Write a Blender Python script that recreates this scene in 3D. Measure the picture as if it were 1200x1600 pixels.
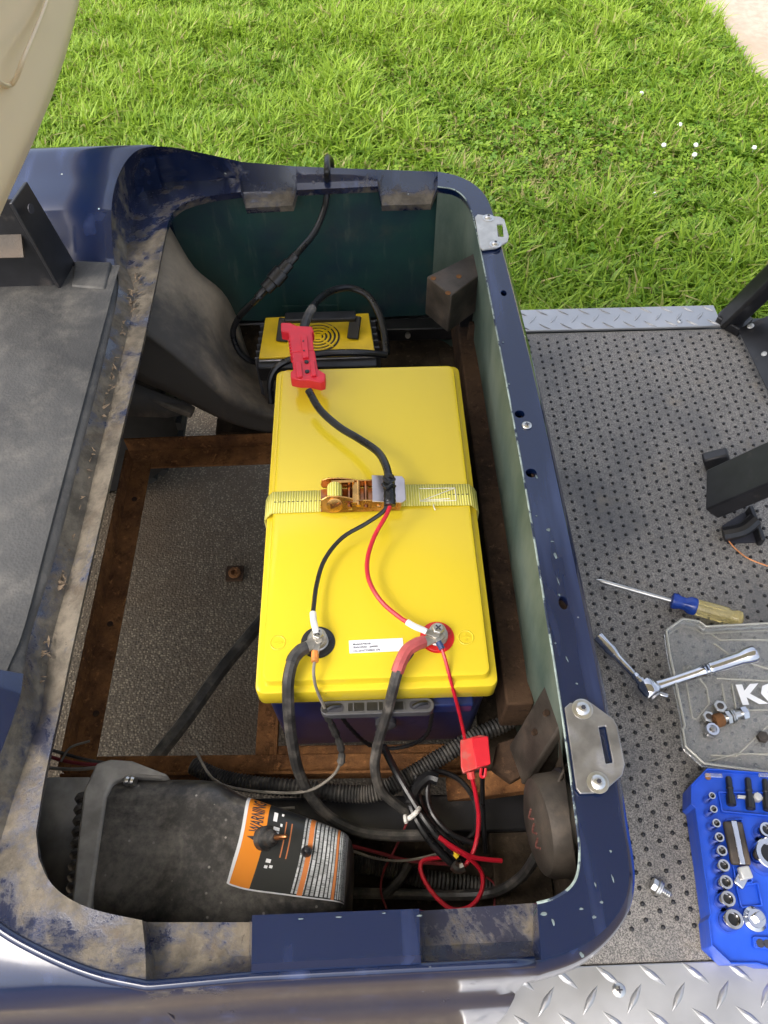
import bpy, bmesh, math, random
import numpy as np
from mathutils import Vector, Matrix
from mathutils.geometry import delaunay_2d_cdt
random.seed(7); rng = np.random.default_rng(7)
for o in list(bpy.data.objects): bpy.data.objects.remove(o, do_unlink=True)
S = bpy.context.scene
COL = S.collection
R = math.radians

# ------------------------------------------------------------------ camera
CAM = Vector((0.0, 0.0, 1.35))
PITCH, YAW, ROLL = R(54.74), R(-1.568), R(0.369)
def _axes():
    r, u, f = Vector((1,0,0)), Vector((0,0,1)), Vector((0,1,0))
    m = Matrix.Rotation(YAW, 3, 'Z'); r, u, f = m@r, m@u, m@f
    m = Matrix.Rotation(-PITCH, 3, r); u, f = m@u, m@f
    m = Matrix.Rotation(ROLL, 3, f); r, u = m@r, m@u
    return r, u, f
CR, CU, CF = _axes()
cam = bpy.data.cameras.new('camera'); camo = bpy.data.objects.new('camera', cam); COL.objects.link(camo)
mw = Matrix((CR, CU, -CF)).transposed().to_4x4(); mw.translation = CAM; camo.matrix_world = mw
cam.sensor_fit = 'VERTICAL'; cam.sensor_height = 24; cam.lens = 18.0; cam.clip_start = .01; cam.clip_end = 500
S.camera = camo

# ------------------------------------------------------------------ sky, sun, exposure
SUN_EL, SUN_AZ = R(58), R(-115)            # azimuth from +Y towards +X
w = bpy.data.worlds.new('World'); S.world = w; w.use_nodes = True
nt = w.node_tree; nt.nodes.clear()
sky = nt.nodes.new('ShaderNodeTexSky'); sky.sky_type = 'NISHITA'; sky.sun_disc = False
sky.sun_elevation = SUN_EL; sky.sun_rotation = SUN_AZ; sky.dust_density = 6; sky.air_density = 1.0; sky.ozone_density = 1
hs = nt.nodes.new('ShaderNodeHueSaturation'); hs.inputs['Saturation'].default_value = .6
bg = nt.nodes.new('ShaderNodeBackground'); bg.inputs['Strength'].default_value = .15
wo = nt.nodes.new('ShaderNodeOutputWorld')
nt.links.new(sky.outputs[0], hs.inputs['Color']); nt.links.new(hs.outputs[0], bg.inputs[0]); nt.links.new(bg.outputs[0], wo.inputs[0])
sl = bpy.data.lights.new('sun', 'SUN'); sl.energy = 0.75; sl.angle = R(40); sl.color = (1, .95, .86)
so = bpy.data.objects.new('sun', sl); COL.objects.link(so)
sd = Vector((math.sin(SUN_AZ)*math.cos(SUN_EL), math.cos(SUN_AZ)*math.cos(SUN_EL), math.sin(SUN_EL)))
so.rotation_euler = sd.to_track_quat('Z', 'Y').to_euler(); so.location = (0, 0, 6)
S.view_settings.view_transform = 'Standard'; S.view_settings.look = 'None'
S.view_settings.exposure = 1.5; S.view_settings.gamma = 1; S.view_settings.use_curve_mapping = False

# ------------------------------------------------------------------ geometry helpers
def ray(u, v): return CF + CR*((u-600)/1200) + CU*((800-v)/1200)
def at(u, v, z):
    d = ray(u, v); return CAM + d*((z-CAM.z)/d.z)
def aty(u, v, y):
    d = ray(u, v); return CAM + d*((y-CAM.y)/d.y)
def atx(u, v, x):
    d = ray(u, v); return CAM + d*((x-CAM.x)/d.x)
def V(*a): return Vector(a)
def crom(pts, sub):
    """Catmull-Rom through tuples/vectors of any length"""
    P = [np.array(p, float) for p in pts]
    if len(P) < 3: return [P[0]+(P[-1]-P[0])*i/sub for i in range(sub+1)]
    Q = [2*P[0]-P[1]]+P+[2*P[-1]-P[-2]]; out = []
    for i in range(1, len(Q)-2):
        a, b, c, d = Q[i-1:i+3]
        for k in range(sub):
            t = k/sub
            out.append(.5*((2*b)+(c-a)*t+(2*a-5*b+4*c-d)*t*t+(3*b-a-3*c+d)*t**3))
    out.append(P[-1]); return out
WL = {}
class MB:
    def __init__(s): s.v, s.f, s.uv, s.at = [], [], {}, None
    def add(s, vs, fs):
        o = len(s.v); s.v += [Vector(p) for p in vs]; s.f += [tuple(i+o for i in f) for f in fs]; return o
    def box(s, c, size, rot=None):
        c = Vector(c); hx, hy, hz = [k/2 for k in size]
        vs = [Vector((x, y, z)) for z in (-hz, hz) for x, y in ((-hx,-hy),(hx,-hy),(hx,hy),(-hx,hy))]
        if rot is not None: vs = [rot@p for p in vs]
        s.add([c+p for p in vs], [(3,2,1,0),(4,5,6,7),(0,1,5,4),(1,2,6,5),(2,3,7,6),(3,0,4,7)]); return s
    def beam(s, a, b, wd, ht, up=(0,0,1)):
        a, b = Vector(a), Vector(b); x = (b-a); L = x.length; x.normalize()
        y = Vector(up).cross(x).normalized(); z = x.cross(y)
        return s.box((a+b)/2, (L, wd, ht), Matrix((x, y, z)).transposed())
    def prism(s, pts, h):
        """pts: polygon (counter-clockwise from above), extruded by vector or height h"""
        h = Vector((0,0,h)) if not hasattr(h, '__len__') else Vector(h)
        n = len(pts); pts = [Vector(p) for p in pts]
        s.add([*pts, *[p+h for p in pts]], [tuple(range(n-1,-1,-1)), tuple(range(n,2*n))]+[(i,(i+1)%n,n+(i+1)%n,n+i) for i in range(n)]); return s
    def rings(s, secs, closed=True, cap=True):
        n = len(secs[0]); o = len(s.v)
        for c in secs: s.v += [Vector(p) for p in c]
        for i in range(len(secs)-1):
            for j in range(n if closed else n-1):
                k = (j+1) % n; s.f.append((o+i*n+j, o+i*n+k, o+(i+1)*n+k, o+(i+1)*n+j))
        if cap and closed:
            s.f.append(tuple(o+j for j in range(n-1,-1,-1))); s.f.append(tuple(o+(len(secs)-1)*n+j for j in range(n)))
        return s
    def tube(s, pts, r, n=8, sub=6, rfun=None, flat=1.0):
        P = [Vector(p) for p in (crom(pts, sub) if sub > 1 else pts)]
        secs = []; up = None
        for i, p in enumerate(P):
            t = (P[min(i+1, len(P)-1)]-P[max(i-1, 0)]).normalized()
            if up is None:
                up = Vector((0,0,1)) if abs(t.z) < .9 else Vector((0,1,0))
            a = (up-t*up.dot(t)).normalized(); up = a; b = t.cross(a)
            rr = r*(rfun(i, len(P)) if rfun else 1)
            secs.append([p+(a*math.cos(k*2*math.pi/n)*flat+b*math.sin(k*2*math.pi/n))*rr for k in range(n)])
        return s.rings(secs)
    def cyl(s, a, b, r0, r1=None, n=16): 
        a, b = Vector(a), Vector(b); r1 = r0 if r1 is None else r1
        return s.lathe([(r0, 0), (r1, (b-a).length)], a, b-a, n)
    def lathe(s, prof, o=(0,0,0), axis=(0,0,1), n=16, ang=0):
        z = Vector(axis).normalized(); x = z.orthogonal().normalized(); y = z.cross(x); o = Vector(o)
        secs = [[o+z*h+(x*math.cos(ang+2*math.pi*k/n)+y*math.sin(ang+2*math.pi*k/n))*max(r, 1e-5) for k in range(n)] for r, h in prof]
        return s.rings(secs)
    def sheet(s, rows):
        return s.rings(rows, closed=False, cap=False)
    def build(s, name, mat, parent=None, smooth=35, bevel=0, bseg=2, base=True, solid=0, attr=None):
        n = len(s.v); co = np.array([tuple(p) for p in s.v])
        lo, hi = co.min(0), co.max(0); c = (lo+hi)/2
        if base: c[2] = lo[2]
        me = bpy.data.meshes.new(name); me.from_pydata((co-c).tolist(), [], s.f); 
        if attr:
            for k, vals in attr.items():
                a = me.attributes.new(k, 'FLOAT', 'POINT'); a.data.foreach_set('value', np.array(vals, np.float32))
        if s.uv:
            ul = me.uv_layers.new(name='uv'); vi = np.empty(len(me.loops), int); me.loops.foreach_get('vertex_index', vi)
            ul.data.foreach_set('uv', np.array([s.uv.get(int(i), (0, 0)) for i in vi], np.float32).ravel())
        if smooth:
            me.polygons.foreach_set('use_smooth', np.ones(len(me.polygons), bool)); me.update()
            if smooth < 180: me.set_sharp_from_angle(angle=R(smooth))
        me.materials.append(mat); me.validate(); me.update()
        o = bpy.data.objects.new(name, me); COL.objects.link(o)
        wl = Vector(c); WL[o.name] = wl
        if parent: o.parent = parent; o.location = wl-WL[parent.name]
        else: o.location = wl
        if solid:
            m = o.modifiers.new('s', 'SOLIDIFY'); m.thickness = solid; m.offset = 0
        if bevel:
            m = o.modifiers.new('b', 'BEVEL'); m.width = bevel; m.segments = bseg; m.limit_method = 'ANGLE'; m.angle_limit = R(40)
        return o
def tag(o, label, cat=None, group=None, kind=None):
    o['label'] = label
    if cat: o['category'] = cat
    if group: o['group'] = group
    if kind: o['kind'] = kind
    return o
def thing(name, loc, label, cat, group=None):
    o = bpy.data.objects.new(name, None); COL.objects.link(o); o.location = loc; o.empty_display_size = .02
    WL[o.name] = Vector(loc); return tag(o, label, cat, group)
def placed(src, name, parent, loc, rot=None, scale=None):
    """copy of one mesh object sharing its data"""
    o = src.copy(); o.name = name; COL.objects.link(o); o.parent = parent
    o.location = Vector(loc)-(WL[parent.name] if parent else Vector()); WL[o.name] = Vector(loc)
    if rot is not None: o.rotation_euler = rot
    if scale is not None: o.scale = scale
    return o
def recalc(o):
    bm = bmesh.new(); bm.from_mesh(o.data); bmesh.ops.recalc_face_normals(bm, faces=bm.faces); bm.to_mesh(o.data); bm.free(); return o
def rrect(cx, cy, z, sx, sy, r, n=5):
    out = []
    for qx, qy, a0 in ((1,-1,-90),(1,1,0),(-1,1,90),(-1,-1,180)):
        for k in range(n+1):
            a = R(a0+90*k/n); out.append(Vector((cx+qx*(sx/2-r)+r*math.cos(a), cy+qy*(sy/2-r)+r*math.sin(a), z)))
    return out
def text_mesh(txt, size=1, shear=0, offset=0, spacing=1):
    c = bpy.data.curves.new('t', 'FONT'); c.body = txt; c.size = size; c.shear = shear; c.offset = offset; c.resolution_u = 2; c.space_character = spacing
    o = bpy.data.objects.new('t', c); COL.objects.link(o)
    dg = bpy.context.evaluated_depsgraph_get(); me = bpy.data.meshes.new_from_object(o.evaluated_get(dg))
    vs = [v.co.copy() for v in me.vertices]; fs = [tuple(p.vertices) for p in me.polygons]
    bpy.data.objects.remove(o); bpy.data.curves.remove(c); bpy.data.meshes.remove(me)
    return vs, fs

# ------------------------------------------------------------------ material helpers
class NT:
    def __init__(s, name):
        s.m = bpy.data.materials.new(name); s.m.use_nodes = True; s.t = s.m.node_tree; s.t.nodes.clear()
        s.out = s.n('ShaderNodeOutputMaterial'); s.p = s.n('ShaderNodeBsdfPrincipled'); s.l(s.p.outputs[0], s.out.inputs[0])
        s.tc = s.n('ShaderNodeTexCoord').outputs['Object']
    def n(s, t, **k):
        x = s.t.nodes.new(t)
        for a, b in k.items(): setattr(x, a, b)
        return x
    def l(s, a, b): s.t.links.new(a, b)
    def set(s, sock, val):
        if hasattr(val, 'is_output'): s.l(val, sock)
        elif isinstance(val, (tuple, list)) and len(val) == 3 and sock.type == 'RGBA': sock.default_value = (*val, 1)
        else: sock.default_value = val
    def noise(s, scale, detail=4, rough=.55, co=None, stretch=None, dist=0):
        x = s.n('ShaderNodeTexNoise'); x.inputs['Scale'].default_value = scale; x.inputs['Detail'].default_value = detail; x.inputs['Roughness'].default_value = rough; x.inputs['Distortion'].default_value = dist
        co = co or s.tc
        if stretch:
            mp = s.n('ShaderNodeMapping'); mp.inputs['Scale'].default_value = stretch; s.l(co, mp.inputs[0]); co = mp.outputs[0]
        s.l(co, x.inputs['Vector']); return x.outputs['Fac']
    def voro(s, scale, feature='F1', out='Distance', co=None):
        x = s.n('ShaderNodeTexVoronoi'); x.feature = feature; x.inputs['Scale'].default_value = scale; s.l(co or s.tc, x.inputs['Vector']); return x.outputs[out]
    def math(s, op, a, b=0., c=None):
        x = s.n('ShaderNodeMath'); x.operation = op; s.set(x.inputs[0], a); s.set(x.inputs[1], b)
        if c is not None: s.set(x.inputs[2], c)
        return x.outputs[0]
    def step(s, a, lo, hi):
        x = s.n('ShaderNodeMapRange'); x.interpolation_type = 'SMOOTHSTEP'; s.set(x.inputs['Value'], a); s.set(x.inputs['From Min'], lo); s.set(x.inputs['From Max'], hi); return x.outputs[0]
    def rng(s, a, lo, hi, to0, to1):
        x = s.n('ShaderNodeMapRange'); s.set(x.inputs['Value'], a); s.set(x.inputs['From Min'], lo); s.set(x.inputs['From Max'], hi); s.set(x.inputs['To Min'], to0); s.set(x.inputs['To Max'], to1); return x.outputs[0]
    def mix(s, f, a, b):
        x = s.n('ShaderNodeMix'); x.data_type = 'RGBA'; s.set(x.inputs[0], f); s.set(x.inputs[6], a); s.set(x.inputs[7], b); return x.outputs[2]
    def attr(s, name): x = s.n('ShaderNodeAttribute'); x.attribute_name = name; return x.outputs['Fac']
    def bump(s, h, strength=.3, dist=.002):
        x = s.n('ShaderNodeBump'); x.inputs['Strength'].default_value = strength; x.inputs['Distance'].default_value = dist; s.l(h, x.inputs['Height'])
        if s.p.inputs['Normal'].links: s.l(s.p.inputs['Normal'].links[0].from_socket, x.inputs['Normal'])
        s.l(x.outputs[0], s.p.inputs['Normal'])
    def fin(s, col, rough=.5, metal=0., coat=0., spec=None, trans=0., ior=None):
        s.set(s.p.inputs['Base Color'], col); s.set(s.p.inputs['Roughness'], rough); s.set(s.p.inputs['Metallic'], metal)
        if coat: s.p.inputs['Coat Weight'].default_value = coat; s.p.inputs['Coat Roughness'].default_value = .08
        if spec is not None: s.p.inputs['Specular IOR Level'].default_value = spec
        if trans: s.p.inputs['Transmission Weight'].default_value = trans
        if ior: s.p.inputs['IOR'].default_value = ior
        return s.m
def sc(c, k): return tuple(x*k for x in c)
def simple(name, c, rough=.5, metal=0, var=.25, vs=40, bump=0, bs=400, dust=None, dlo=.5, dhi=.7, ds=12, coat=0, spec=None):
    t = NT(name); n = t.noise(vs, 5); col = t.mix(t.step(n, .25, .75), sc(c, 1-var), sc(c, 1+var)); r = t.rng(n, .3, .7, max(rough-.06, .02), min(rough+.08, 1))
    if dust:
        f = t.step(t.noise(ds, 8, .65), dlo, dhi); col = t.mix(f, col, dust); r = t.mix(f, (rough,)*3, (.85,)*3)
    if bump: t.bump(t.noise(bs, 4), bump, .001)
    return t.fin(col, r, metal, coat, spec)

# colours
M = {}
def paint(name, base, dirtcol=(.165,.14,.105)):
    t = NT(name); d = t.attr('dirt')
    n = t.noise(8, 9, .66, dist=1.6); n2 = t.noise(60, 7, .75)
    k = t.math('ADD', t.math('MULTIPLY', t.math('SUBTRACT', n, .5), 2.3), t.math('MULTIPLY', t.math('SUBTRACT', n2, .5), 1.3))
    f = t.step(t.math('ADD', d, k), .3, .82)
    film = t.math('MULTIPLY', t.step(t.noise(5, 6, .6), .35, .8), t.math('MULTIPLY', d, .55))
    f = t.math('MAXIMUM', f, film)
    dn = t.noise(38, 8, .7); dc = t.mix(t.step(dn, .3, .7), sc(dirtcol, .4), sc(dirtcol, 1.1)); dc = t.mix(t.math('MULTIPLY', t.step(t.noise(14, 7, .7, dist=1), .48, .7), .8), dc, (.085, .06, .038)); dc = t.mix(t.step(t.noise(170, 4, .7), .6, .75), dc, (.05, .038, .028))
    scr = t.noise(30, 3, .5, stretch=(1, .12, 1)); c = t.mix(t.step(scr, .55, .8), base, tuple(min(1, x*2.2+.02) for x in base))
    chip = t.step(t.voro(26), .055, .03); chip = t.math('MULTIPLY', chip, t.step(t.noise(7, 3), .47, .56))
    c = t.mix(f, c, dc); c = t.mix(chip, c, (.5, .56, .5))
    r = t.mix(f, (.14,)*3, (.9,)*3); t.bump(t.math('MULTIPLY', f, dn), .5, .002)
    t.p.inputs['Coat Weight'].default_value = 1; t.p.inputs['Coat IOR'].default_value = 1.5; t.set(t.p.inputs['Coat Roughness'], t.mix(f, (.12,)*3, (.8,)*3)); t.set(t.p.inputs['Coat Weight'], t.math('SUBTRACT', .55, t.math('MULTIPLY', f, .55)))
    return t.fin(c, r, spec=.5)
M['paint'] = paint('navy body paint with dried dirt', (.0028, .0098, .041))
t = NT('moulded green liner'); n = t.noise(6, 7, .65); n2 = t.noise(60, 5, .6, stretch=(1, 1, .2))
c = t.mix(t.step(n, .35, .68), (.024, .075, .064), (.02, .04, .058)); c = t.mix(t.math('MULTIPLY', t.step(n2, .56, .8), .5), c, (.13, .16, .13)); c = t.mix(t.math('MULTIPLY', t.step(t.noise(15, 7, .7), .5, .8), .4), c, (.1, .09, .07))
M['green'] = t.fin(c, .35)
t = NT('pale green inner wall'); n = t.noise(8, 7, .65, stretch=(1, 1, .4))
M['palegreen'] = t.fin(t.mix(t.step(n, .3, .75), (.05, .085, .068), (.17, .21, .17)), .6)
t = NT('grey grained plastic'); n = t.noise(7, 8, .65); g = t.voro(300); n3 = t.noise(18, 8, .72)
c = t.mix(t.step(n, .3, .7), (.022, .0225, .0235), (.055, .055, .054)); c = t.mix(t.math('MULTIPLY', t.step(n3, .42, .8), .8), c, (.125, .118, .105))
t.bump(g, .25, .0012); M['panel'] = t.fin(c, .62)
t = NT('dusty fender plastic'); n = t.noise(5, 8, .65, stretch=(1, 1, .7)); n3 = t.noise(40, 6, .7); d = t.attr('dirt')
f = t.step(t.math('ADD', d, t.math('MULTIPLY', t.math('SUBTRACT', n, .5), 1.6)), .3, .75)
c = t.mix(f, (.065, .058, .05), t.mix(n3, (.2, .16, .115), (.42, .34, .24))); t.bump(n3, .25, .002); M['fender'] = t.fin(c, .75)
def rust(name, a=(.075, .035, .018), b=(.27, .125, .048), s=14):
    t = NT(name); n = t.noise(s, 9, .7); n2 = t.noise(90, 5, .7)
    n4 = t.noise(s*5.5, 10, .8); c = t.mix(t.step(n, .3, .66), a, b); c = t.mix(t.math('MULTIPLY', t.step(n4, .48, .7), .8), c, sc(a, .6)); c = t.mix(t.step(n2, .56, .72), c, tuple(x*1.45 for x in b)); t.bump(n4, .5, .002); t.bump(n2, .6, .002); return t.fin(c, .95, spec=.15)
M['rust'] = rust('rusty angle iron'); M['darkrust'] = rust('dark rusty steel', (.022, .016, .013), (.085, .05, .03), 9)
M['grime'] = rust('grimy pan floor', (.022, .018, .014), (.085, .062, .042), 7)
M['blacksteel'] = simple('black painted steel', (.014, .014, .016), .38, var=.3, dust=(.12, .1, .085), dlo=.58, dhi=.85, ds=25)
M['browned'] = simple('weathered bracket steel', (.055, .045, .036), .6, metal=.3, var=.5, vs=25, bump=.4, dust=(.15, .11, .08), dlo=.45, dhi=.8, ds=18)
t = NT('exposed aggregate concrete'); v = t.voro(230, out='Color'); vd = t.voro(230); n = t.noise(3, 8, .7); n2 = t.noise(500, 3)
bw = t.n('ShaderNodeRGBToBW'); t.l(v, bw.inputs[0])
c = t.mix(t.step(bw.outputs[0], .2, .8), (.06, .046, .031), (.3, .245, .165)); c = t.mix(t.step(vd, .25, .6), c, (.11, .085, .055)); c = t.mix(t.math('MULTIPLY', t.step(n, .4, .7), .75), c, (.09, .055, .026)); c = t.mix(t.math('MULTIPLY', n2, .4), c, (.06, .055, .05))
t.bump(vd, .6, .003); M['concrete'] = t.fin(c, .9)
t = NT('pale path concrete'); n = t.noise(30, 7, .7); n1 = t.noise(2.5, 5)
c = t.mix(t.step(n, .3, .7), (.28, .23, .18), (.38, .325, .26)); c = t.mix(t.step(n1, .4, .8), c, (.29, .23, .17)); t.bump(n, .4, .004); M['path'] = t.fin(c, .92)
t = NT('lawn soil'); n = t.noise(25, 7, .7); c = t.mix(t.step(n, .3, .7), (.03, .04, .012), (.075, .07, .03)); M['soil'] = t.fin(c, .95)
t = NT('worn ribbed rubber mat'); sp = t.noise(620, 4, .7); n = t.noise(5, 6, .6); n2 = t.noise(14, 7, .65)
c = t.mix(t.step(sp, .36, .68), (.06, .058, .054), (.38, .35, .31)); c = t.mix(t.math('MULTIPLY', t.step(n, .45, .68), .75), c, (.095, .095, .096)); c = t.mix(t.math('MULTIPLY', t.step(n2, .56, .78), .5), c, (.27, .22, .15))
t.bump(sp, .6, .0015); M['mat'] = t.fin(c, .7)
M['stud'] = simple('black rubber stud', (.016, .016, .017), .6, var=.5, vs=8)
t = NT('bright aluminium tread'); n = t.noise(60, 5, .6); n2 = t.noise(9, 6, .6); c = t.mix(n2, (.34, .34, .34), (.54, .54, .54)); t.bump(n, .12, .001); M['alu'] = t.fin(c, t.rng(n2, .3, .7, .32, .5), .8)
M['steel'] = simple('brushed zinc steel', (.62, .61, .58), .3, 1, .2, 60, dust=(.3, .28, .25), dlo=.6, dhi=.9, ds=60)
M['dullsteel'] = simple('scratched stainless plate', (.36, .35, .345), .36, .9, .35, 30, dust=(.27, .26, .26), dlo=.5, dhi=.8, ds=28)
M['whiteplate'] = simple('pale worn plate', (.5, .5, .48), .45, .35, .15, 50, dust=(.35, .3, .25), dlo=.6, dhi=.75, ds=60)
M['chrome'] = simple('polished chrome', (.6, .6, .62), .09, 1, .12, 40)
M['copper'] = simple('copper strand', (.55, .24, .1), .35, 1, .2, 80)
M['lead'] = simple('tinned lug', (.5, .47, .42), .35, 1, .3, 90)
t = NT('glossy yellow moulded plastic'); n = t.noise(3, 4); sk = t.step(t.voro(14), .018, .009); n5 = t.noise(700, 2)
c = t.mix(n, (.71, .535, .024), (.76, .58, .032)); c = t.mix(t.math('MULTIPLY', sk, .8), c, (.25, .17, .03)); t.bump(n5, .03, .0005); M['yellow'] = t.fin(c, t.rng(t.noise(8, 6), .3, .7, .13, .22), spec=.5)
M['chyellow'] = simple('charger yellow', (.78, .52, .01), .35, var=.08)
M['navy'] = simple('navy battery case', (.010, .019, .085), .3, var=.2, dust=(.06, .055, .05), dlo=.62, dhi=.9)
M['greyplastic'] = simple('grey plastic', (.075, .075, .08), .45, var=.15)
M['blackplastic'] = simple('black plastic', (.012, .012, .013), .35, var=.2)
M['cable'] = simple('black cable jacket', (.011, .011, .012), .3, var=.3, vs=60)
M['dustycable'] = simple('dusty black cable', (.032, .031, .03), .5, var=.4, vs=40, dust=(.19, .17, .145), dlo=.42, dhi=.8, ds=35)
M['greywire'] = simple('grey wire', (.2, .18, .15), .55, var=.35, vs=60)
M['redwire'] = simple('red wire', (.55, .012, .03), .35, var=.15)
M['darkred'] = simple('dusty red wire', (.2, .02, .025), .55, var=.3)
M['redshrink'] = simple('faded red heat shrink', (.48, .09, .085), .5, var=.25, vs=60)
M['whiteshrink'] = simple('white heat shrink', (.8, .79, .76), .4, var=.06)
M['redplug'] = simple('red connector plastic', (.66, .018, .035), .38, var=.1)
M['fuse'] = simple('dusty red fuse plastic', (.66, .06, .06), .4, var=.15, dust=(.4, .19, .15), dlo=.45, dhi=.75, ds=70)
M['orange'] = simple('orange crimp', (.7, .25, .05), .5, var=.3, vs=120)
M['bluecrimp'] = simple('blue crimp', (.03, .06, .16), .5, var=.2)
M['gold'] = simple('yellow zinc plate', (.66, .36, .11), .25, 1, .35, 60)
M['goldpale'] = simple('iridescent zinc plate', (.62, .55, .54), .34, 1, .2, 25)
M['bronze'] = simple('shadowed bronze zinc', (.36, .17, .09), .3, 1, .5, 60)  # darker zinc, shade inside the buckle put into the colour
t = NT('ribbed yellow webbing'); 
wv = t.n('ShaderNodeTexWave'); wv.wave_type = 'BANDS'; wv.bands_direction = 'X'; wv.inputs['Scale'].default_value = 95; t.l(t.tc, wv.inputs[0])
c = t.mix(wv.outputs['Fac'], (.6, .53, .045), (.84, .78, .25)); t.bump(wv.outputs['Fac'], .8, .001); M['web'] = t.fin(c, .65)
M['webline'] = simple('stitching thread', (.75, .72, .6), .8)
M['sticker'] = simple('white paper sticker', (.82, .83, .86), .45, var=.03)
M['ink'] = simple('printed ink', (.03, .03, .04), .6, var=.1)
M['white'] = simple('white print', (.78, .78, .78), .5, var=.04)
t = NT('dusty black moulded cover'); n = t.noise(9, 9, .7, dist=.4); n2 = t.noise(120, 5, .7); sp = t.step(t.voro(75), .13, .07)
f = t.step(t.math('ADD', n, t.math('MULTIPLY', t.math('SUBTRACT', n2, .5), .35)), .36, .74); c = t.mix(t.math('MULTIPLY', f, .85), (.03, .029, .029), (.24, .215, .18)); c = t.mix(t.math('MULTIPLY', sp, t.step(t.noise(20, 3), .5, .6)), c, (.3, .28, .25))
t.bump(n2, .25, .001); M['blackcover'] = t.fin(c, t.mix(f, (.3,)*3, (.75,)*3))
M['flange'] = simple('dusty grey flange', (.33, .305, .265), .7, var=.35, vs=30)
M['bluecase'] = simple('blue moulded case', (.012, .075, .52), .38, var=.1)
M['blueshade'] = simple('blue case shade', (.01, .06, .44), .45, var=.1)  # darker case blue, standing for shade around the socket feet
M['clear'] = (lambda t: t.fin((.95, .95, .92), t.rng(t.noise(30, 7, .7), .35, .75, .04, .3), trans=.9, ior=1.4))(NT('clear polycarbonate'))
M['clearedge'] = (lambda t: t.fin((.9, .87, .76), .2, trans=.72, ior=1.45))(NT('yellowed clear edge'))
M['amber'] = (lambda t: t.fin((.9, .78, .38), .12, trans=.75, ior=1.42))(NT('amber clear handle'))
M['bluehandle'] = simple('blue handle collar', (.012, .05, .3), .2, var=.15)
t = NT('tan seat vinyl'); n = t.noise(220, 4); n2 = t.noise(3, 4); t.bump(n, .12, .001); M['vinyl'] = t.fin(t.mix(n2, (.72, .57, .37), (.8, .66, .45)), .5)
M['tyre'] = simple('tyre rubber', (.02, .019, .018), .8, var=.4)
t = NT('off white canopy plastic'); t.fin((.72, .7, .64), .5); tr = t.n('ShaderNodeBsdfTranslucent'); tr.inputs[0].default_value = (.72, .68, .58, 1); ms = t.n('ShaderNodeMixShader'); ms.inputs[0].default_value = .35
t.l(t.p.outputs[0], ms.inputs[1]); t.l(tr.outputs[0], ms.inputs[2]); t.l(ms.outputs[0], t.out.inputs[0]); M['roof'] = t.m
M['ziptie'] = simple('white zip tie', (.75, .74, .7), .4, var=.05)
M['leaf'] = simple('dry leaf litter', (.13, .095, .062), .85, var=.7, vs=150)
t = NT('blade green'); tn = t.attr('tint'); d = t.attr('dry')
c = t.mix(t.step(tn, 0, 1), (.1, .22, .014), (.32, .46, .045)); c = t.mix(d, c, (.42, .34, .17)); 
t.fin(c, .5, spec=.4); tr = t.n('ShaderNodeBsdfTranslucent'); t.l(c, tr.inputs[0]); ms = t.n('ShaderNodeMixShader'); ms.inputs[0].default_value = .5
t.l(t.p.outputs[0], ms.inputs[1]); t.l(tr.outputs[0], ms.inputs[2]); t.l(ms.outputs[0], t.out.inputs[0]); M['grass'] = t.m

# ================================================================== ground
def plane(name, pts, mat, label, cat, h=0):
    b = MB()
    if h: b.prism(pts, h)
    else: b.add(pts, [tuple(range(len(pts)))])
    return tag(b.build(name, mat, smooth=0), label, cat, kind='structure')
plane('ground', [(-150,-150,-.035),(150,-150,-.035),(150,150,-.035),(-150,150,-.035)], M['soil'], 'brown soil ground under and beyond the lawn', 'ground')
LAWN0 = 1.40
plane('driveway', [(-6,-5,-.03),(6,-5,-.03),(6,LAWN0,-.03),(-6,LAWN0,-.03)], M['concrete'], 'speckled grey aggregate concrete driveway under the cart', 'driveway', .03)
pp = [at(1092,-120,0), at(1090,0,0), at(1108,40,0), at(1150,90,0), at(1170,125,0), at(1205,170,0), at(1260,230,0), at(1400,330,0)]
pp = [Vector((p.x, p.y, -.03)) for p in pp] + [V(6, 2.2, -.03), V(6, 9, -.03), V(pp[0].x, 9, -.03)]
path = plane('path', pp, M['path'], 'pale tan concrete path beyond the lawn corner', 'path', .045)
PATH2 = [(p.x, p.y) for p in pp]
def inside(P, poly):
    x, y = P[:, 0], P[:, 1]; r = np.zeros(len(P), bool); n = len(poly)
    for i in range(n):
        (x0, y0), (x1, y1) = poly[i], poly[i-1]
        c = ((y0 > y) != (y1 > y)); 
        with np.errstate(divide='ignore', invalid='ignore'): r ^= c & (x < (x1-x0)*(y-y0)/(y1-y0+1e-12)+x0)
    return r
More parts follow.
